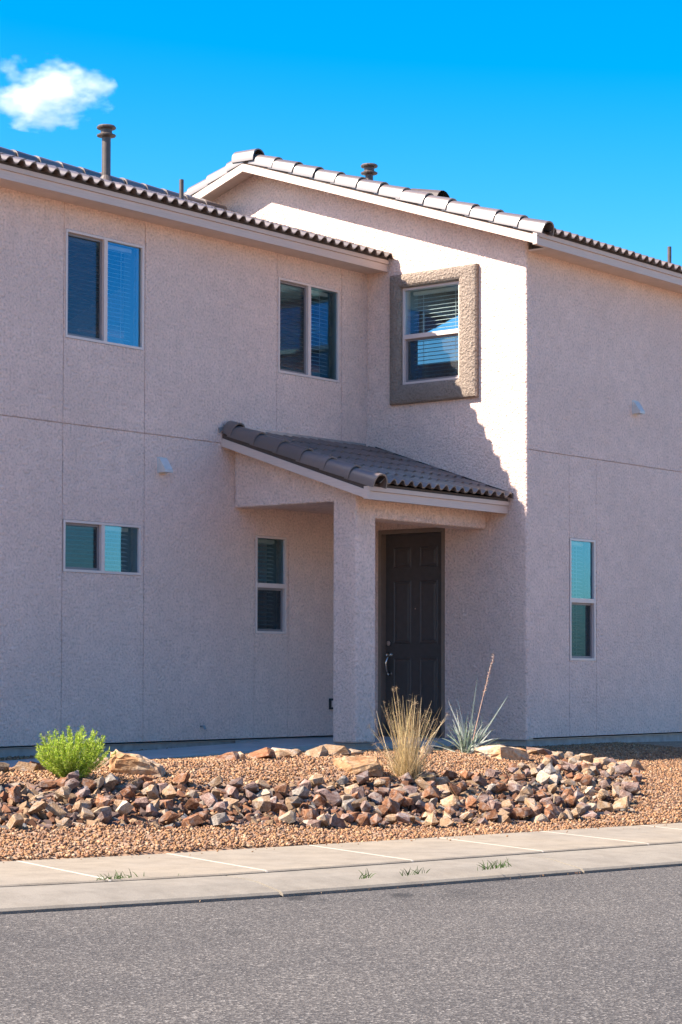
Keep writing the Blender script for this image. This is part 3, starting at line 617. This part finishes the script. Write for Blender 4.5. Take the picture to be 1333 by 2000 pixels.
# roof penetrations
def vent(x, y, zb_, zt, parent, r=0.052, label=None):
    mb = MB(); mb.lathe(x, y, [(r*1.9, zb_-.05), (r*1.9, zb_+.05), (r*1.15, zb_+.11), (r, zb_+.12), (r, zt-.13)])
    o = mb.build('vent_pipe', M['metal'], parent, False)
    cp = MB(); cp.lathe(x, y, [(r*1.02, zt-.15), (r*2.1, zt-.135), (r*2.15, zt-.12), (r*1.3, zt-.10), (r*1.3, zt-.05), (r*2.1, zt-.045), (r*2.2, zt-.03), (r*1.9, zt-.012), (r*.8, zt)])
    if label: o['label'] = label
    cp.build('vent_cap', M['metal'], parent)
vent(-3.01, 1.5, 6.40, 7.116, roofA)
vent(1.30, 1.0, 7.06, 7.404, roofB)
MB().lathe(-1.736, 1.5, [(.028, 6.3), (.028, 6.709)], 12).build('plumbing_vent', M['metal'], roofA)
MB().lathe(5.58, -1.0, [(.028, 6.3), (.028, 6.74)], 12).build('plumbing_vent', M['metal'], roofB)
hv = MB(); n = 10; V = []
for yy, s_ in ((0.28, 1.0), (0.78, 0.75)):
    for i in range(n+1):
        a = math.pi*i/n; V.append((1.97-0.20*math.cos(a)*s_, yy, 6.80+(yy-.28)*PITCH+0.27*math.sin(a)*s_))
hv.add(V, [(i, i+1, n+2+i, n+1+i) for i in range(n)]+[tuple(range(n+1, 2*n+2))])
hv.build('roof_vent_hood', M['metal'], roofB)
# wall vents
def wall_hood(x, y, z, P3y, parent, s=1.0):
    mb = MB(); w2 = .062*s; h = .155*s; dp = .105*s
    V = [(x-w2, y, z-h/2), (x+w2, y, z-h/2), (x+w2, y-dp, z-h/2), (x-w2, y-dp, z-h/2), (x-w2, y, z+h/2), (x+w2, y, z+h/2), (x+w2, y-.02, z+h/2), (x-w2, y-.02, z+h/2), (x+w2, y-dp, z-h/2+.03), (x-w2, y-dp, z-h/2+.03)]
    mb.add(V, [(4, 5, 6, 7), (7, 6, 8, 9), (9, 8, 2, 3), (0, 3, 9, 7, 4), (1, 5, 6, 8, 2)])
    o = mb.build('wall_vent', M['whitemetal'], parent)
    MB().box(x-w2-.014, x+w2+.014, y-.004, y, z-h/2-.01, z+h/2+.014).build('vent_flange', M['whitemetal'], parent)
wall_hood(-3.612, 0.0, 3.0, None, wallA); wall_hood(2.399, -D, 4.046, None, wallC)
MB().box(-0.73, -0.65, -0.03, 0, 0.31, 0.44).build('outlet_cover', M['black'], wallA)
MB().box(-0.715, -0.665, -0.034, -0.0301, 0.335, 0.415).build('outlet_plate', M['vinyl'], wallA)
MB().tube([(-2.975, 0, 0.15), (-2.975, -.05, 0.15), (-2.975, -.07, 0.12)], .012).build('hose_tap', M['flash'], wallA)

# ------------------------------------------------------------------ the far side of the street (wall mirrored in a window; unseen sunlit houses bounce warm light)
kind(strip('sidewalk', [(lambda s: -14.4, lambda s: zp(s)-0.01), (lambda s: -12.62, lambda s: zp(s)-0.01), (lambda s: -12.6, lambda s: zp(s)-0.12)], M['walk']), 'structure')
M['stucco2'] = stucco('neighbour_stucco', (0.70, 0.55, 0.45))
def neighbour(s0, wd, label):
    q = sv(s0, -19.5); h = empty('neighbour_house', (q[0], q[1], zp(s0)-0.05)); h.rotation_euler = (0, 0, math.atan2(T[1], T[0]))
    tag(h, label, 'house', 'houses across the street'); dp = 9.0; ht = 5.7
    MB().box(0, wd, -dp, 0, -0.6, ht).build('wall', M['stucco2'], h)
    rm = MB(); e_ = .45; pk = ht+(dp/2+e_)*0.33
    rm.add([(-e_, e_, ht), (wd+e_, e_, ht), (wd+e_, -dp/2, pk), (-e_, -dp/2, pk), (-e_, -dp-e_, ht), (wd+e_, -dp-e_, ht), (-e_, e_, ht-.12), (wd+e_, e_, ht-.12), (wd+e_, -dp-e_, ht-.12), (-e_, -dp-e_, ht-.12)], [(0, 1, 2, 3), (3, 2, 5, 4), (6, 7, 1, 0), (9, 8, 7, 6), (4, 5, 8, 9), (0, 3, 4, 9, 6), (1, 7, 8, 5, 2)])
    rm.build('roof', M['tile'], h)
    for x, z, w_, hh in ((1.2, 3.6, 1.5, 1.3), (wd*.45, 3.6, 1.2, 1.3), (wd-3.0, 3.6, 1.8, 1.3), (wd*.48, .9, 1.5, 1.4)):
        f = MB().box(x-.06, x+w_+.06, .002, .05, z-.06, z+hh+.06).build('window', M['vinyl'], h); MB().box(x, x+w_, .051, .056, z, z+hh).build('pane', M['black'], f)
    g = MB(); g.box(wd-5.6, wd-.7, .002, .03, 0, 2.2)
    for k in range(4): g.box(wd-5.55, wd-.75, .031, .045, .04+k*.54, .52+k*.54)
    g.build('garage_door', M['slat'], h); MB().box(wd*.3, wd*.3+1.0, .002, .05, 0, 2.1).build('door', M['door'], h)
neighbour(-34, 13.5, 'beige house across the street behind the viewer, leftmost of three')
neighbour(-17.5, 13.5, 'beige house across the street behind the viewer, middle of three')
neighbour(-1.0, 13.5, 'beige house across the street behind the viewer, rightmost of three')
bw = MB(); q0 = sv(15, -19.0); bw.box(0, 34, -.1, .1, -.6, 2.1).box(0, 34, -.14, .14, 2.1, 2.2)
bwo = bw.build('block_wall', M['stucco2']); bwo.location = (q0[0], q0[1], zp(15)); bwo.rotation_euler = (0, 0, math.atan2(T[1], T[0]))
tag(bwo, 'low tan garden wall across the street, mirrored in the narrow right window', 'wall')

# ------------------------------------------------------------------ gravel (uncountable)
rng = np.random.default_rng(7)
def pebbles(name, n, srange, vrange, size, keep, pal, parent=None, flat=0.62, zoff=0.0, zf=None):
    s = rng.uniform(*srange, n); v = rng.uniform(0, 1, n)*(vrange[1]-vrange[0])+vrange[0]
    bkv = np.array([back(q) for q in np.linspace(-9, 19, 300)]); b0 = np.interp(s, np.linspace(-9, 19, 300), bkv)
    v = v+b0; xy = L0+s[:, None]*T+v[:, None]*NN; ok = keep(xy[:, 0], xy[:, 1], s, v); xy = xy[ok]; s = s[ok]; v = v[ok]; n = len(s)
    z = tps(s, v) if zf is None else zf(s, v); r = size[0]+(size[1]-size[0])*rng.random(n)**1.8
    cube = np.array([(-1, -1, -1), (1, -1, -1), (1, 1, -1), (-1, 1, -1), (-1, -1, 1), (1, -1, 1), (1, 1, 1), (-1, 1, 1)], float)*0.62
    P_ = cube[None]*(1+rng.uniform(-.5, .35, (n, 8, 3)))
    P_ *= (np.stack([rng.uniform(.8, 1.35, n), rng.uniform(.7, 1.05, n), rng.uniform(flat*.7, flat*1.2, n)], -1))[:, None, :]
    q = rng.normal(size=(n, 4)); q[:, 1:3] *= .45; q /= np.linalg.norm(q, axis=1)[:, None]; a, b_, c, d = q.T
    Rm = np.stack([1-2*(c*c+d*d), 2*(b_*c-a*d), 2*(b_*d+a*c), 2*(b_*c+a*d), 1-2*(b_*b_+d*d), 2*(c*d-a*b_), 2*(b_*d-a*c), 2*(c*d+a*b_), 1-2*(b_*b_+c*c)], -1).reshape(n, 3, 3)
    P_ = np.einsum('nij,nkj->nki', Rm, P_)*r[:, None, None]
    P_ += np.stack([xy[:, 0], xy[:, 1], z+r*0.25+zoff], -1)[:, None, :]
    tri = np.array([(0, 2, 1), (0, 3, 2), (4, 5, 6), (4, 6, 7), (0, 1, 5), (0, 5, 4), (1, 2, 6), (1, 6, 5), (2, 3, 7), (2, 7, 6), (3, 0, 4), (3, 4, 7)])
    F = (tri[None]+8*np.arange(n)[:, None, None]).reshape(-1, 3)
    me = bpy.data.meshes.new(name); me.vertices.add(n*8); me.vertices.foreach_set('co', P_.reshape(-1).astype(np.float32))
    me.loops.add(len(F)*3); me.loops.foreach_set('vertex_index', F.reshape(-1).astype(np.int32))
    me.polygons.add(len(F)); me.polygons.foreach_set('loop_start', np.arange(0, len(F)*3, 3, dtype=np.int32)); me.update(calc_edges=True)
    pal = np.array(pal); col = pal[rng.integers(0, len(pal), n)]*np.array([.82, .75, .67])*rng.uniform(.7, 1.2, (n, 1)); col = np.concatenate([np.clip(col, 0, .8), np.ones((n, 1))], 1)
    at = me.color_attributes.new('Col', 'FLOAT_COLOR', 'POINT'); at.data.foreach_set('color', np.repeat(col, 8, 0).reshape(-1).astype(np.float32))
    me.materials.append(M['pebble']); return kind(link(bpy.data.objects.new(name, me), parent), 'stuff')
PAL = [(0.38, 0.225, 0.125), (0.33, 0.18, 0.098), (0.43, 0.28, 0.175), (0.27, 0.145, 0.085), (0.40, 0.24, 0.13), (0.34, 0.22, 0.15), (0.47, 0.35, 0.25), (0.20, 0.12, 0.09)]
def keepg(x, y, s, v):
    inpath = (y > -1.57) & (y < -.44) & (x < -2.35); porch = (x > -2.44) & (x < 0.02) & (y > -1.79); hA = (y > 0.0); hC = (x > 0.0) & (y > -D)
    return ~(inpath | porch | hA | hC | (in_band(s, v) & (rng.random(len(s)) > .06)))
gravel = pebbles('gravel', 165000, (-1.7, 13.0), (0.0, 6.6), (0.009, 0.020), keepg, PAL)
tag(gravel, 'tan crushed gravel covering the front yard', 'gravel')

grit = pebbles('gutter_grit', 1500, (-2.2, 5.5), (-2.75, -1.55), (0.003, 0.008), lambda x, y, s, v: np.abs(v-np.array([kf(q) for q in s])+0.03) < 0.05*rng.random(len(s))**2+.005, PAL, zf=lambda s, v: -0.45+G*s-0.097)
tag(grit, 'loose grit gathered where the road meets the kerb', 'grit')
spill = pebbles('spilled_gravel', 260, (-1.0, 8.0), (-0.35, -0.01), (0.005, 0.012), lambda x, y, s, v: rng.random(len(s)) < np.exp((v-np.array([back(q) for q in s]))*9), PAL, zf=lambda s, v: -0.45+G*s)
tag(spill, 'few gravel bits spilled on the back edge of the sidewalk', 'gravel')
# ------------------------------------------------------------------ rocks
def hull_rock(name, seed, n=16, flat=0.75, sub=0):
    r = random.Random(seed); bm = bmesh.new()
    if seed % 3:
        for cx in (-1, 1):
            for cy in (-1, 1):
                for cz in (-1, 1):
                    if r.random() < .86: bm.verts.new((cx*r.uniform(.5, 1.15), cy*r.uniform(.4, 1.05), cz*flat*r.uniform(.35, 1.15)))
    for i in range(n-8 if seed % 3 else n+2):
        v = Vector((r.gauss(0, 1), r.gauss(0, 1), r.gauss(0, 1))).normalized()*r.uniform(.85, 1.15); bm.verts.new((v.x*1.2, v.y*.95, v.z*flat*1.15))
    res = bmesh.ops.convex_hull(bm, input=bm.verts[:])
    for g in [x for x in bm.verts if not x.link_faces]: bm.verts.remove(g)
    me = bpy.data.meshes.new(name); bm.to_mesh(me); bm.free(); return me
ROCKS = []
for i in range(28):
    me = hull_rock('rock', 100+i, 17+i % 5, 0.60+0.06*(i % 5)); me.materials.append(RK['tan']); ROCKS.append(me)
rk = random.Random(11); rx_ = (0.6291, -0.7773)
def band(u, w_):
    k = len(FRONT)-1; x = u*k; i = min(int(x), k-1); f = x-i
    a = [FRONT[i][j]*(1-f)+FRONT[i+1][j]*f for j in (0, 1)]; b_ = [BACK[i][j]*(1-f)+BACK[i+1][j]*f for j in (0, 1)]
    return a[0]+(b_[0]-a[0])*w_, a[1]+(b_[1]-a[1])*w_
cands = []
cell = {}
for tries in range(26000):
    u, w_ = rk.random(), rk.random(); s, v = band(u, w_); q = sv(s, v)
    r = 0.029+0.032*rk.random()**1.3
    if all((q[0]-c[0])**2+(q[1]-c[1])**2 > ((r+c[2])*0.66)**2 for c in cands): cands.append((q[0], q[1], r, u, w_))
cands.sort(key=lambda c: -c[2])
main = cands[:285]; rest = cands[285:]
colw = ['rust brown']*32+['tan']*30+['purplish brown']*26+['cream']*7+['grey']*5
ORD = ['first', 'second', 'third', 'fourth', 'fifth', 'sixth', 'seventh', 'eighth', 'ninth', 'tenth', 'eleventh', 'twelfth']
def place_word(u, w_):
    a = ["at the band's far left", 'below the green shrub', 'below the left boulder', 'left of the flat middle boulder', 'below the flat middle boulder', 'below the dry grass', 'below the yucca', "toward the band's right end", "at the band's right tip"]
    b_ = 'near the sidewalk' if w_ < .33 else ('halfway up' if w_ < .66 else 'at the top')
    return a[min(8, int(u*9))]+', '+b_
bylab = {}
for x, y, r, u, w_ in main:
    o = inst('landscape_rock', rk.choice(ROCKS), None, (x, y, zg(x, y)+r*0.30+rk.uniform(-.01, .035)), (rk.uniform(-.7, .7), rk.uniform(-.7, .7), rk.uniform(0, 6.28)), (r*rk.uniform(.95, 1.35), r*rk.uniform(.85, 1.1), r*rk.uniform(.8, 1.15)))
    cn = rk.choice(colw); o.material_slots[0].link = 'OBJECT'; o.material_slots[0].material = RK[cn]
    lb_ = f'{"large" if r > .053 else "small"} {cn} rock {place_word(u, w_)}'; bylab.setdefault(lb_, []).append((-x*0+x*rx_[0]+y*rx_[1], o))
for lb_, l in bylab.items():
    l.sort(key=lambda t: t[0])
    for k, (_, o) in enumerate(l): tag(o, lb_ if len(l) == 1 else f'{lb_}, {ORD[k]} from left', 'rock', 'angular rocks in the band above the sidewalk')
# smaller rocks filling the band, one mass
VV = []; FF = []; CC = []; rk2 = random.Random(5)
fill = [(c[0], c[1], c[2]) for c in rest]
for i in range(1300):
    s, v = band(rk2.random(), rk2.random()); q = sv(s, v); fill.append((q[0], q[1], 0.022+0.022*rk2.random()))
colv = {'rust brown': (0.26, 0.12, 0.065), 'tan': (0.34, 0.22, 0.13), 'purplish brown': (0.19, 0.125, 0.105), 'cream': (0.48, 0.38, 0.29), 'grey': (0.25, 0.235, 0.22)}
for x, y, r in fill:
    me = rk2.choice(ROCKS); Mx = Matrix.Translation((x, y, zg(x, y)+r*.2-.04)) @ Euler((rk2.uniform(-.8, .8), rk2.uniform(-.8, .8), rk2.uniform(0, 6.28))).to_matrix().to_4x4() @ Matrix.Diagonal((r*1.15, r, r*.9, 1))
    k = len(VV); VV += [tuple(Mx @ v.co) for v in me.vertices]; FF += [tuple(i+k for i in p.vertices) for p in me.polygons]
    c = colv[rk2.choice(colw)]; g_ = rk2.uniform(.4, .8); CC += [(c[0]*g_, c[1]*g_, c[2]*g_, 1)]*len(me.vertices)  # fill stones coloured darker to stand for shade between the rocks
me = mesh_data('rock_fill', VV, FF, M['pebble']); at = me.color_attributes.new('Col', 'FLOAT_COLOR', 'POINT'); at.data.foreach_set('color', np.array(CC, np.float32).reshape(-1))
tag(kind(link(bpy.data.objects.new('rock_fill', me)), 'stuff'), 'small broken rock filling the gaps of the rock band', 'rocks')
# stones along the crest of the mound, at the shadow edge
crest = [(-9.75, -3.98), (-9.55, -3.95), (-9.38, -3.9), (-9.2, -3.95), (-9.02, -3.9), (-8.78, -3.88), (-8.3, -3.85), (-7.0, -4.0), (-6.82, -3.95), (-6.55, -4.0), (-6.3, -3.98), (-6.05, -4.0), (-5.9, -4.05), (-5.55, -4.02), (-5.3, -4.05), (-4.65, -4.08), (-4.45, -4.05), (-4.2, -4.0),
         (-2.85, -4.15), (-2.65, -4.2), (-2.45, -4.15), (-2.25, -4.3), (-2.05, -4.2), (-1.9, -4.35), (-1.7, -4.4), (-2.6, -4.45), (-2.35, -4.55), (-2.1, -4.6), (-1.85, -4.65), (-1.6, -4.65)]
for i, (x, y) in enumerate(crest):
    big = i in (12, 13); r = rk.uniform(.06, .095)*(1.25 if big else 1)
    o = inst('border_rock', rk.choice(ROCKS), None, (x, y+rk.uniform(-.05, .05), zg(x, y)+r*.25), (rk.uniform(-.3, .3), rk.uniform(-.3, .3), rk.uniform(0, 6.28)), (r*1.4, r, r*.8))
    cn = rk.choice(['purplish brown', 'tan', 'tan', 'tan', 'rust brown']); o.material_slots[0].link = 'OBJECT'; o.material_slots[0].material = RK[cn]
    wh = f'near the green shrub, {ORD[i]} from the photo edge' if i < 7 else (f'{ORD[i-7]} one right of the left boulder' if i < 18 else (f'{ORD[i-18]} one right of the yucca' if i < 25 else f'lower row right of yucca, {ORD[i-25]} one'))
    tag(o, f'{cn} stone on the mound crest, {wh}', 'rock', 'border stones along the crest of the mound')

# boulders
def boulder(name, loc, pts, rotz, label, seed, scl=1.0):
    bm = bmesh.new()
    for p in pts: bm.verts.new(Vector(p)*scl)
    bmesh.ops.convex_hull(bm, input=bm.verts[:])
    bmesh.ops.triangulate(bm, faces=bm.faces[:])
    bmesh.ops.subdivide_edges(bm, edges=bm.edges[:], cuts=3, use_grid_fill=True)
    r = random.Random(seed)
    for v in bm.verts: v.co += Vector((r.gauss(0, 1), r.gauss(0, 1), r.gauss(0, 1)))*0.008
    bmesh.ops.smooth_vert(bm, verts=bm.verts[:], factor=0.18, use_axis_x=True, use_axis_y=True, use_axis_z=True)
    me = bpy.data.meshes.new(name); bm.to_mesh(me); bm.free(); me.materials.append(M['boulder'])
    o = inst(name, me, None, (loc[0], loc[1], zg(loc[0], loc[1])+loc[2]), (0, 0, rotz)); return tag(o, label, 'boulder')
RZ = math.atan2(-0.7773, 0.6291)                                   # local x = to the right as seen from the street
boulder('boulder', (-8.40, -4.32, -0.03), [(-.19, -.10, 0), (-.18, .14, 0), (.22, -.08, 0), (.23, .12, 0), (-.175, -.05, .185), (-.16, .12, .19), (-.06, -.10, .165), (.10, -.09, .12), (.19, -.05, .085), (.20, .08, .085), (.05, .12, .15), (-.15, -.12, .10)], RZ, 'rust and cream boulder beside the green shrub', 1, 1.05)
boulder('boulder', (-6.10, -4.72, -0.04), [(-.20, -.02, 0), (-.16, .20, .03), (.19, -.10, 0), (.20, .14, 0), (-.02, -.17, .02), (-.17, .06, .13), (-.05, -.14, .085), (.14, -.12, .085), (.19, -.02, .10), (.12, .12, .15), (-.08, .14, .155)], RZ, 'flat tan boulder left of the dry grass', 2, 1.12)
boulder('boulder', (-3.50, -4.42, -0.03), [(-.27, -.02, 0), (-.26, .16, 0), (-.02, -.19, 0), (.26, -.02, 0), (.25, .15, 0), (-.265, .0, .135), (-.25, .14, .13), (-.03, -.17, .15), (-.01, .10, .15), (.10, -.08, .13), (.23, -.01, .11), (.24, .12, .10)], RZ, 'square-cut tan boulder in front of the yucca', 3)

# ------------------------------------------------------------------ plants
def strips(name, curves, parent, mat, pal, seed):
    # curves: list of (points, half-widths); flat ribbons with a slight fold
    r = random.Random(seed); V = []; F = []; CL = []
    for pts, hw in curves:
        pts = [Vector(p) for p in pts]; side = Vector((r.gauss(0, 1), r.gauss(0, 1), 0.1)); c = pal[r.randrange(len(pal))]; g_ = r.uniform(.8, 1.2); k = len(V)
        for i, p in enumerate(pts):
            d = (pts[min(i+1, len(pts)-1)]-pts[max(0, i-1)]).normalized(); a = d.cross(side)
            a = a.normalized() if a.length > 1e-6 else Vector((1, 0, 0))
            V += [tuple(p-a*hw[i]), tuple(p+a*hw[i])]; CL += [(c[0]*g_, c[1]*g_, c[2]*g_, 1)]*2
        for i in range(len(pts)-1): F.append((k+2*i, k+2*i+1, k+2*i+3, k+2*i+2))
    me = mesh_data(name, V, F, mat); at = me.color_attributes.new('Col', 'FLOAT_COLOR', 'POINT'); at.data.foreach_set('color', np.array(CL, np.float32).reshape(-1))
    return kind(link(bpy.data.objects.new(name, me), parent), 'stuff')
def arch(base, az, lean, L, droop, n=6):
    pts = []; p = Vector(base); th = lean
    for i in range(n+1):
        pts.append(p.copy()); st = L/n; p = p+Vector((math.cos(az)*math.sin(th), math.sin(az)*math.sin(th), math.cos(th)))*st; th += droop/n
    return pts
r5 = random.Random(21); AZR = math.atan2(-0.7773, 0.6291)
# green shrub
sb = (-9.12, -4.36); sz = zg(*sb)-0.02
shrub = empty('shrub', (*sb, sz)); tag(shrub, 'bright green feathery shrub near the left edge', 'shrub')
stems = []; leaves = []
for i in range(150):
    az = r5.uniform(0, 6.28); lean = 1.15*math.sqrt(r5.random()); L = r5.uniform(.33, .44)*(1.0-0.10*lean/1.1)
    pts = arch((r5.uniform(-.04, .04), r5.uniform(-.04, .04), 0), az, lean*0.95+.03, L, -.3*lean, 8)
    stems.append((pts, [.0024*(1-.08*k) for k in range(9)]))
    for j in range(105):
        t = 0.12+0.88*r5.random()**0.75; k = min(int(t*8), 7); f = t*8-k; p = pts[k]*(1-f)+pts[k+1]*f; d = (pts[k+1]-pts[k]).normalized()
        o_ = Vector((r5.gauss(0, 1), r5.gauss(0, 1), r5.gauss(0, 1))).normalized(); ld = (d*0.8+o_*.75).normalized(); l_ = r5.uniform(.014, .030)
        leaves.append(([p, p+ld*l_*.55, p+ld*l_], [.0010, .0024, .0004]))
strips('foliage', leaves, shrub, M['leaf'], [(0.40, 0.52, 0.05), (0.50, 0.60, 0.09), (0.30, 0.44, 0.035), (0.58, 0.64, 0.18), (0.19, 0.33, 0.03)], 3)
strips('stem', stems, shrub, M['leaf'], [(0.16, 0.20, 0.05), (0.20, 0.17, 0.08)], 4)
# dry bunch grass
gb = (-5.68, -4.93); gz = zg(*gb)-0.02
grass = empty('bunch_grass', (*gb, gz)); tag(grass, 'dry straw-coloured bunch grass in front of the door', 'grass clump')
bl = []; hd = []
for i in range(150):
    az = r5.uniform(0, 6.28); lean = abs(r5.gauss(0, .27)); L = r5.uniform(.42, .74)
    pts = arch((r5.gauss(0, .045), r5.gauss(0, .045), 0), az, lean, L, r5.uniform(-.12, .22), 7); bl.append((pts, [.0023, .0026, .0024, .0022, .002, .0017, .0013, .0006]))
    if r5.random() < .25 and L > .55:
        for q in range(12):
            k = r5.choice([5, 6, 7]); p = pts[k]; dd = Vector((r5.gauss(0, 1), r5.gauss(0, 1), r5.gauss(.4, 1))).normalized()*r5.uniform(.01, .035); hd.append(([p, p+dd*.6, p+dd], [.0007, .001, .0004]))
for i in range(620):
    az = r5.uniform(0, 6.28); lean = abs(r5.gauss(0, .58)); L = r5.uniform(.12, .34)
    bl.append((arch((r5.gauss(0, .05), r5.gauss(0, .05), 0), az, min(lean, 1.3), L, r5.uniform(.0, .45), 5), [.002, .0021, .0019, .0015, .001, .0004]))
for az, lean, L in ((AZR+3.14, .62, .56), (AZR+3.0, .75, .42), (AZR, .42, .56), (AZR+.1, .5, .54), (AZR+3.3, .95, .40), (AZR-.1, .35, .62), (AZR+3.14, .12, .80), (AZR+3.2, .16, .78), (AZR, .10, .66), (AZR+2.9, .30, .62)):
    pts = arch((0, 0, 0), az, lean, L, .0, 7); bl.append((pts, [.0026]*7+[.001]))
    for q in range(30):
        k = r5.choice([5, 6, 7]); dd = Vector((r5.gauss(0, 1), r5.gauss(0, 1), r5.gauss(.3, 1))).normalized()*r5.uniform(.01, .05); hd.append(([pts[k], pts[k]+dd*.6, pts[k]+dd], [.0008, .0012, .0004]))
strips('blade', bl, grass, M['leaf'], [(0.62, 0.47, 0.26), (0.70, 0.56, 0.35), (0.52, 0.38, 0.19), (0.55, 0.44, 0.21), (0.44, 0.32, 0.16)], 8)
strips('seed_head', hd, grass, M['leaf'], [(0.42, 0.30, 0.18), (0.50, 0.38, 0.24)], 9)
# red yucca
yb = (-3.62, -4.08); yz = zg(*yb)-0.03
yuc = empty('yucca', (*yb, yz)); yuc.scale = (1.15, 1.15, 1.12); tag(yuc, 'blue-green spiky yucca with one tall flower stalk', 'yucca')
lv = []; fib = []
rx = Vector((0.6291, -0.7773, 0)); azr = math.atan2(rx.y, rx.x)
spec = [(azr+math.pi, .95, .56, .45), (azr+math.pi, 1.1, .42, .5), (azr, 1.0, .38, .5), (azr+.3, .85, .36, .6), (azr+math.pi+.4, 1.25, .44, .3), (azr+math.pi, .42, .52, -.05), (azr+math.pi-.3, .30, .53, .1), (azr+math.pi, .20, .50, .0), (azr, .10, .68, .05), (azr, .18, .38, -.1), (azr, .56, .62, .0), (azr+math.pi, .12, .42, 0), (azr+.5, 1.15, .40, .4), (azr-.4, .75, .30, .6)]
for i in range(52): spec.append((r5.uniform(0, 6.28), abs(r5.gauss(.15, .6)), r5.uniform(.2, .40), r5.uniform(-.2, .7)))
for az, lean, L, dr in spec:
    pts = arch((r5.gauss(0, .025), r5.gauss(0, .025), 0), az, min(lean, 1.3), L, dr, 9); lv.append((pts, [.0065, .0075, .0075, .007, .0065, .006, .005, .004, .0028, .001]))
    for q in range(4):
        k = r5.randrange(3, 9); dd = Vector((r5.gauss(0, 1), r5.gauss(0, 1), r5.gauss(0, 1))).normalized()*r5.uniform(.015, .03); fib.append(([pts[k], pts[k]+dd*.6, pts[k]+dd+Vector((0, 0, .006))], [.0008, .0008, .0004]))
strips('leaf', lv, yuc, M['leaf'], [(0.32, 0.38, 0.31), (0.52, 0.56, 0.49), (0.20, 0.26, 0.19)], 12)
strips('fibre', fib, yuc, M['leaf'], [(0.6, 0.58, 0.52)], 13)
stk = arch((0.03*rx.x, 0.03*rx.y, 0), azr, .20, .90, .06, 14)
MB().tube(stk, [.006-.0003*i for i in range(15)], 6).build('flower_stalk', plain('dry_stalk', (0.42, 0.27, 0.20), .8, .2), yuc)
pods = []
for i in range(46):
    t = 0.60+0.40*i/45; k = min(int(t*14), 13); f = t*14-k; p = stk[k]*(1-f)+stk[k+1]*f; dd = Vector((r5.gauss(0, 1), r5.gauss(0, 1), r5.gauss(.3, .5))).normalized()*r5.uniform(.012, .022)
    pods.append(([p, p+dd*.6, p+dd], [.002, .004, .002]))
strips('seed_pod', pods, yuc, M['leaf'], [(0.50, 0.34, 0.26), (0.58, 0.44, 0.36)], 14)
# weeds in the pavement joints
def tuft(s, v, n, h, label, spread=.5):
    q = sv(s, v); t = empty('grass_tuft', (q[0], q[1], zp(s)-0.03)); tag(t, label, 'weed', 'grass tufts growing in the kerb joints')
    cv = []
    for i in range(n): cv.append((arch((T[0]*r5.gauss(0, spread*.09), T[1]*r5.gauss(0, spread*.09), 0), r5.uniform(0, 6.28), abs(r5.gauss(.5, .4)), r5.uniform(.4, 1)*h, .6, 4), [.0024, .0027, .0023, .0016, .0005]))
    strips('blade', cv, t, M['leaf'], [(0.045, 0.11, 0.012), (0.075, 0.14, 0.022), (0.03, 0.07, 0.01)], n)
tuft(-0.12, kb(-0.12)+.0, 60, .075, 'low green grass tuft in the pavement joint, farthest left', .8)
tuft(0.32, kb(.32), 8, .04, 'tiny grass sprig in the pavement joint near the left', .5)
tuft(1.22, kf(1.22)-.01, 14, .07, 'small grass tuft at the kerb edge, left of the other two', .4)
tuft(1.62, kf(1.62)-.01, 20, .065, 'middle grass tuft growing along the kerb edge', .7)
tuft(2.40, kf(2.40)-.01, 46, .085, 'widest grass tuft at the kerb edge with dark asphalt in front', 1.1)
# dry twigs lying on the rocks
TWM = plain('dry_twig', (0.46, 0.34, 0.20), .8, .2)
for (s_, v_, az, L, lab) in ((1.25, 1.05, -.9, .24, 'bent dry twig on the rocks below the left boulder'), (5.75, .75, .3, .30, 'dry twig across the rocks below the yucca'), (6.5, .55, .55, .34, 'long dry twig on the rocks near the right end of the band'), (4.75, .42, .1, .20, 'short dry twig at the foot of the rock band'), (7.1, .6, 2.4, .26, 'dry twig on the right tip of the rock band')):
    q = sv(s_, v_); z0 = float(tps(s_, v_))+.05; pts = [(L*(k/6-.5)*math.cos(az), L*(k/6-.5)*math.sin(az), .05*math.sin(k/6*3.14)+.02*(k/6)) for k in range(7)]
    o = MB().tube(pts, [.0035-.0003*k for k in range(7)], 5).build('dry_twig', TWM); o.location = (q[0], q[1], z0); tag(o, lab, 'twig')
# ------------------------------------------------------------------ cloud
def cloudmat():
    m, nt, b = newmat('cloud_vapour'); nt.nodes.remove(b); out = nt.nodes['Material Output']; v = tc(nt)
    ln = N(nt, 'ShaderNodeVectorMath', operation='LENGTH'); nt.links.new(v, ln.inputs[0])
    n = noise(nt, v, 1.9, 9, 0.62); fall = math_(nt, 'SUBTRACT', 1.0, math_(nt, 'POWER', ln.outputs['Value'], 1.6))
    d = math_(nt, 'ADD', math_(nt, 'MULTIPLY', fall, 0.85), math_(nt, 'MULTIPLY', math_(nt, 'SUBTRACT', n.outputs[0], 0.5), 3.6))
    d = math_(nt, 'MAXIMUM', math_(nt, 'SUBTRACT', d, 0.40), 0.0)
    d = math_(nt, 'MULTIPLY', d, 0.11)
    pv = N(nt, 'ShaderNodeVolumePrincipled'); pv.inputs['Color'].default_value = (1, 1, 1, 1); pv.inputs['Anisotropy'].default_value = 0.1
    nt.links.new(d, pv.inputs['Density']); nt.links.new(pv.outputs[0], out.inputs['Volume']); return m
bm = bmesh.new(); bmesh.ops.create_icosphere(bm, subdivisions=3, radius=1.0); me = bpy.data.meshes.new('cloud'); bm.to_mesh(me); bm.free(); me.materials.append(cloudmat())
dr = (fw*4127.63+rt*(88-666.5)-up*(180-1000-181.66)).normalized()
cl = inst('cloud', me, None, Vector((-20.26, -15.99, 0.743))+dr*900, (0, 0, RZ), (31, 22, 16.5)); tag(cl, 'small white puffy cloud in the blue sky above the left roof', 'cloud')
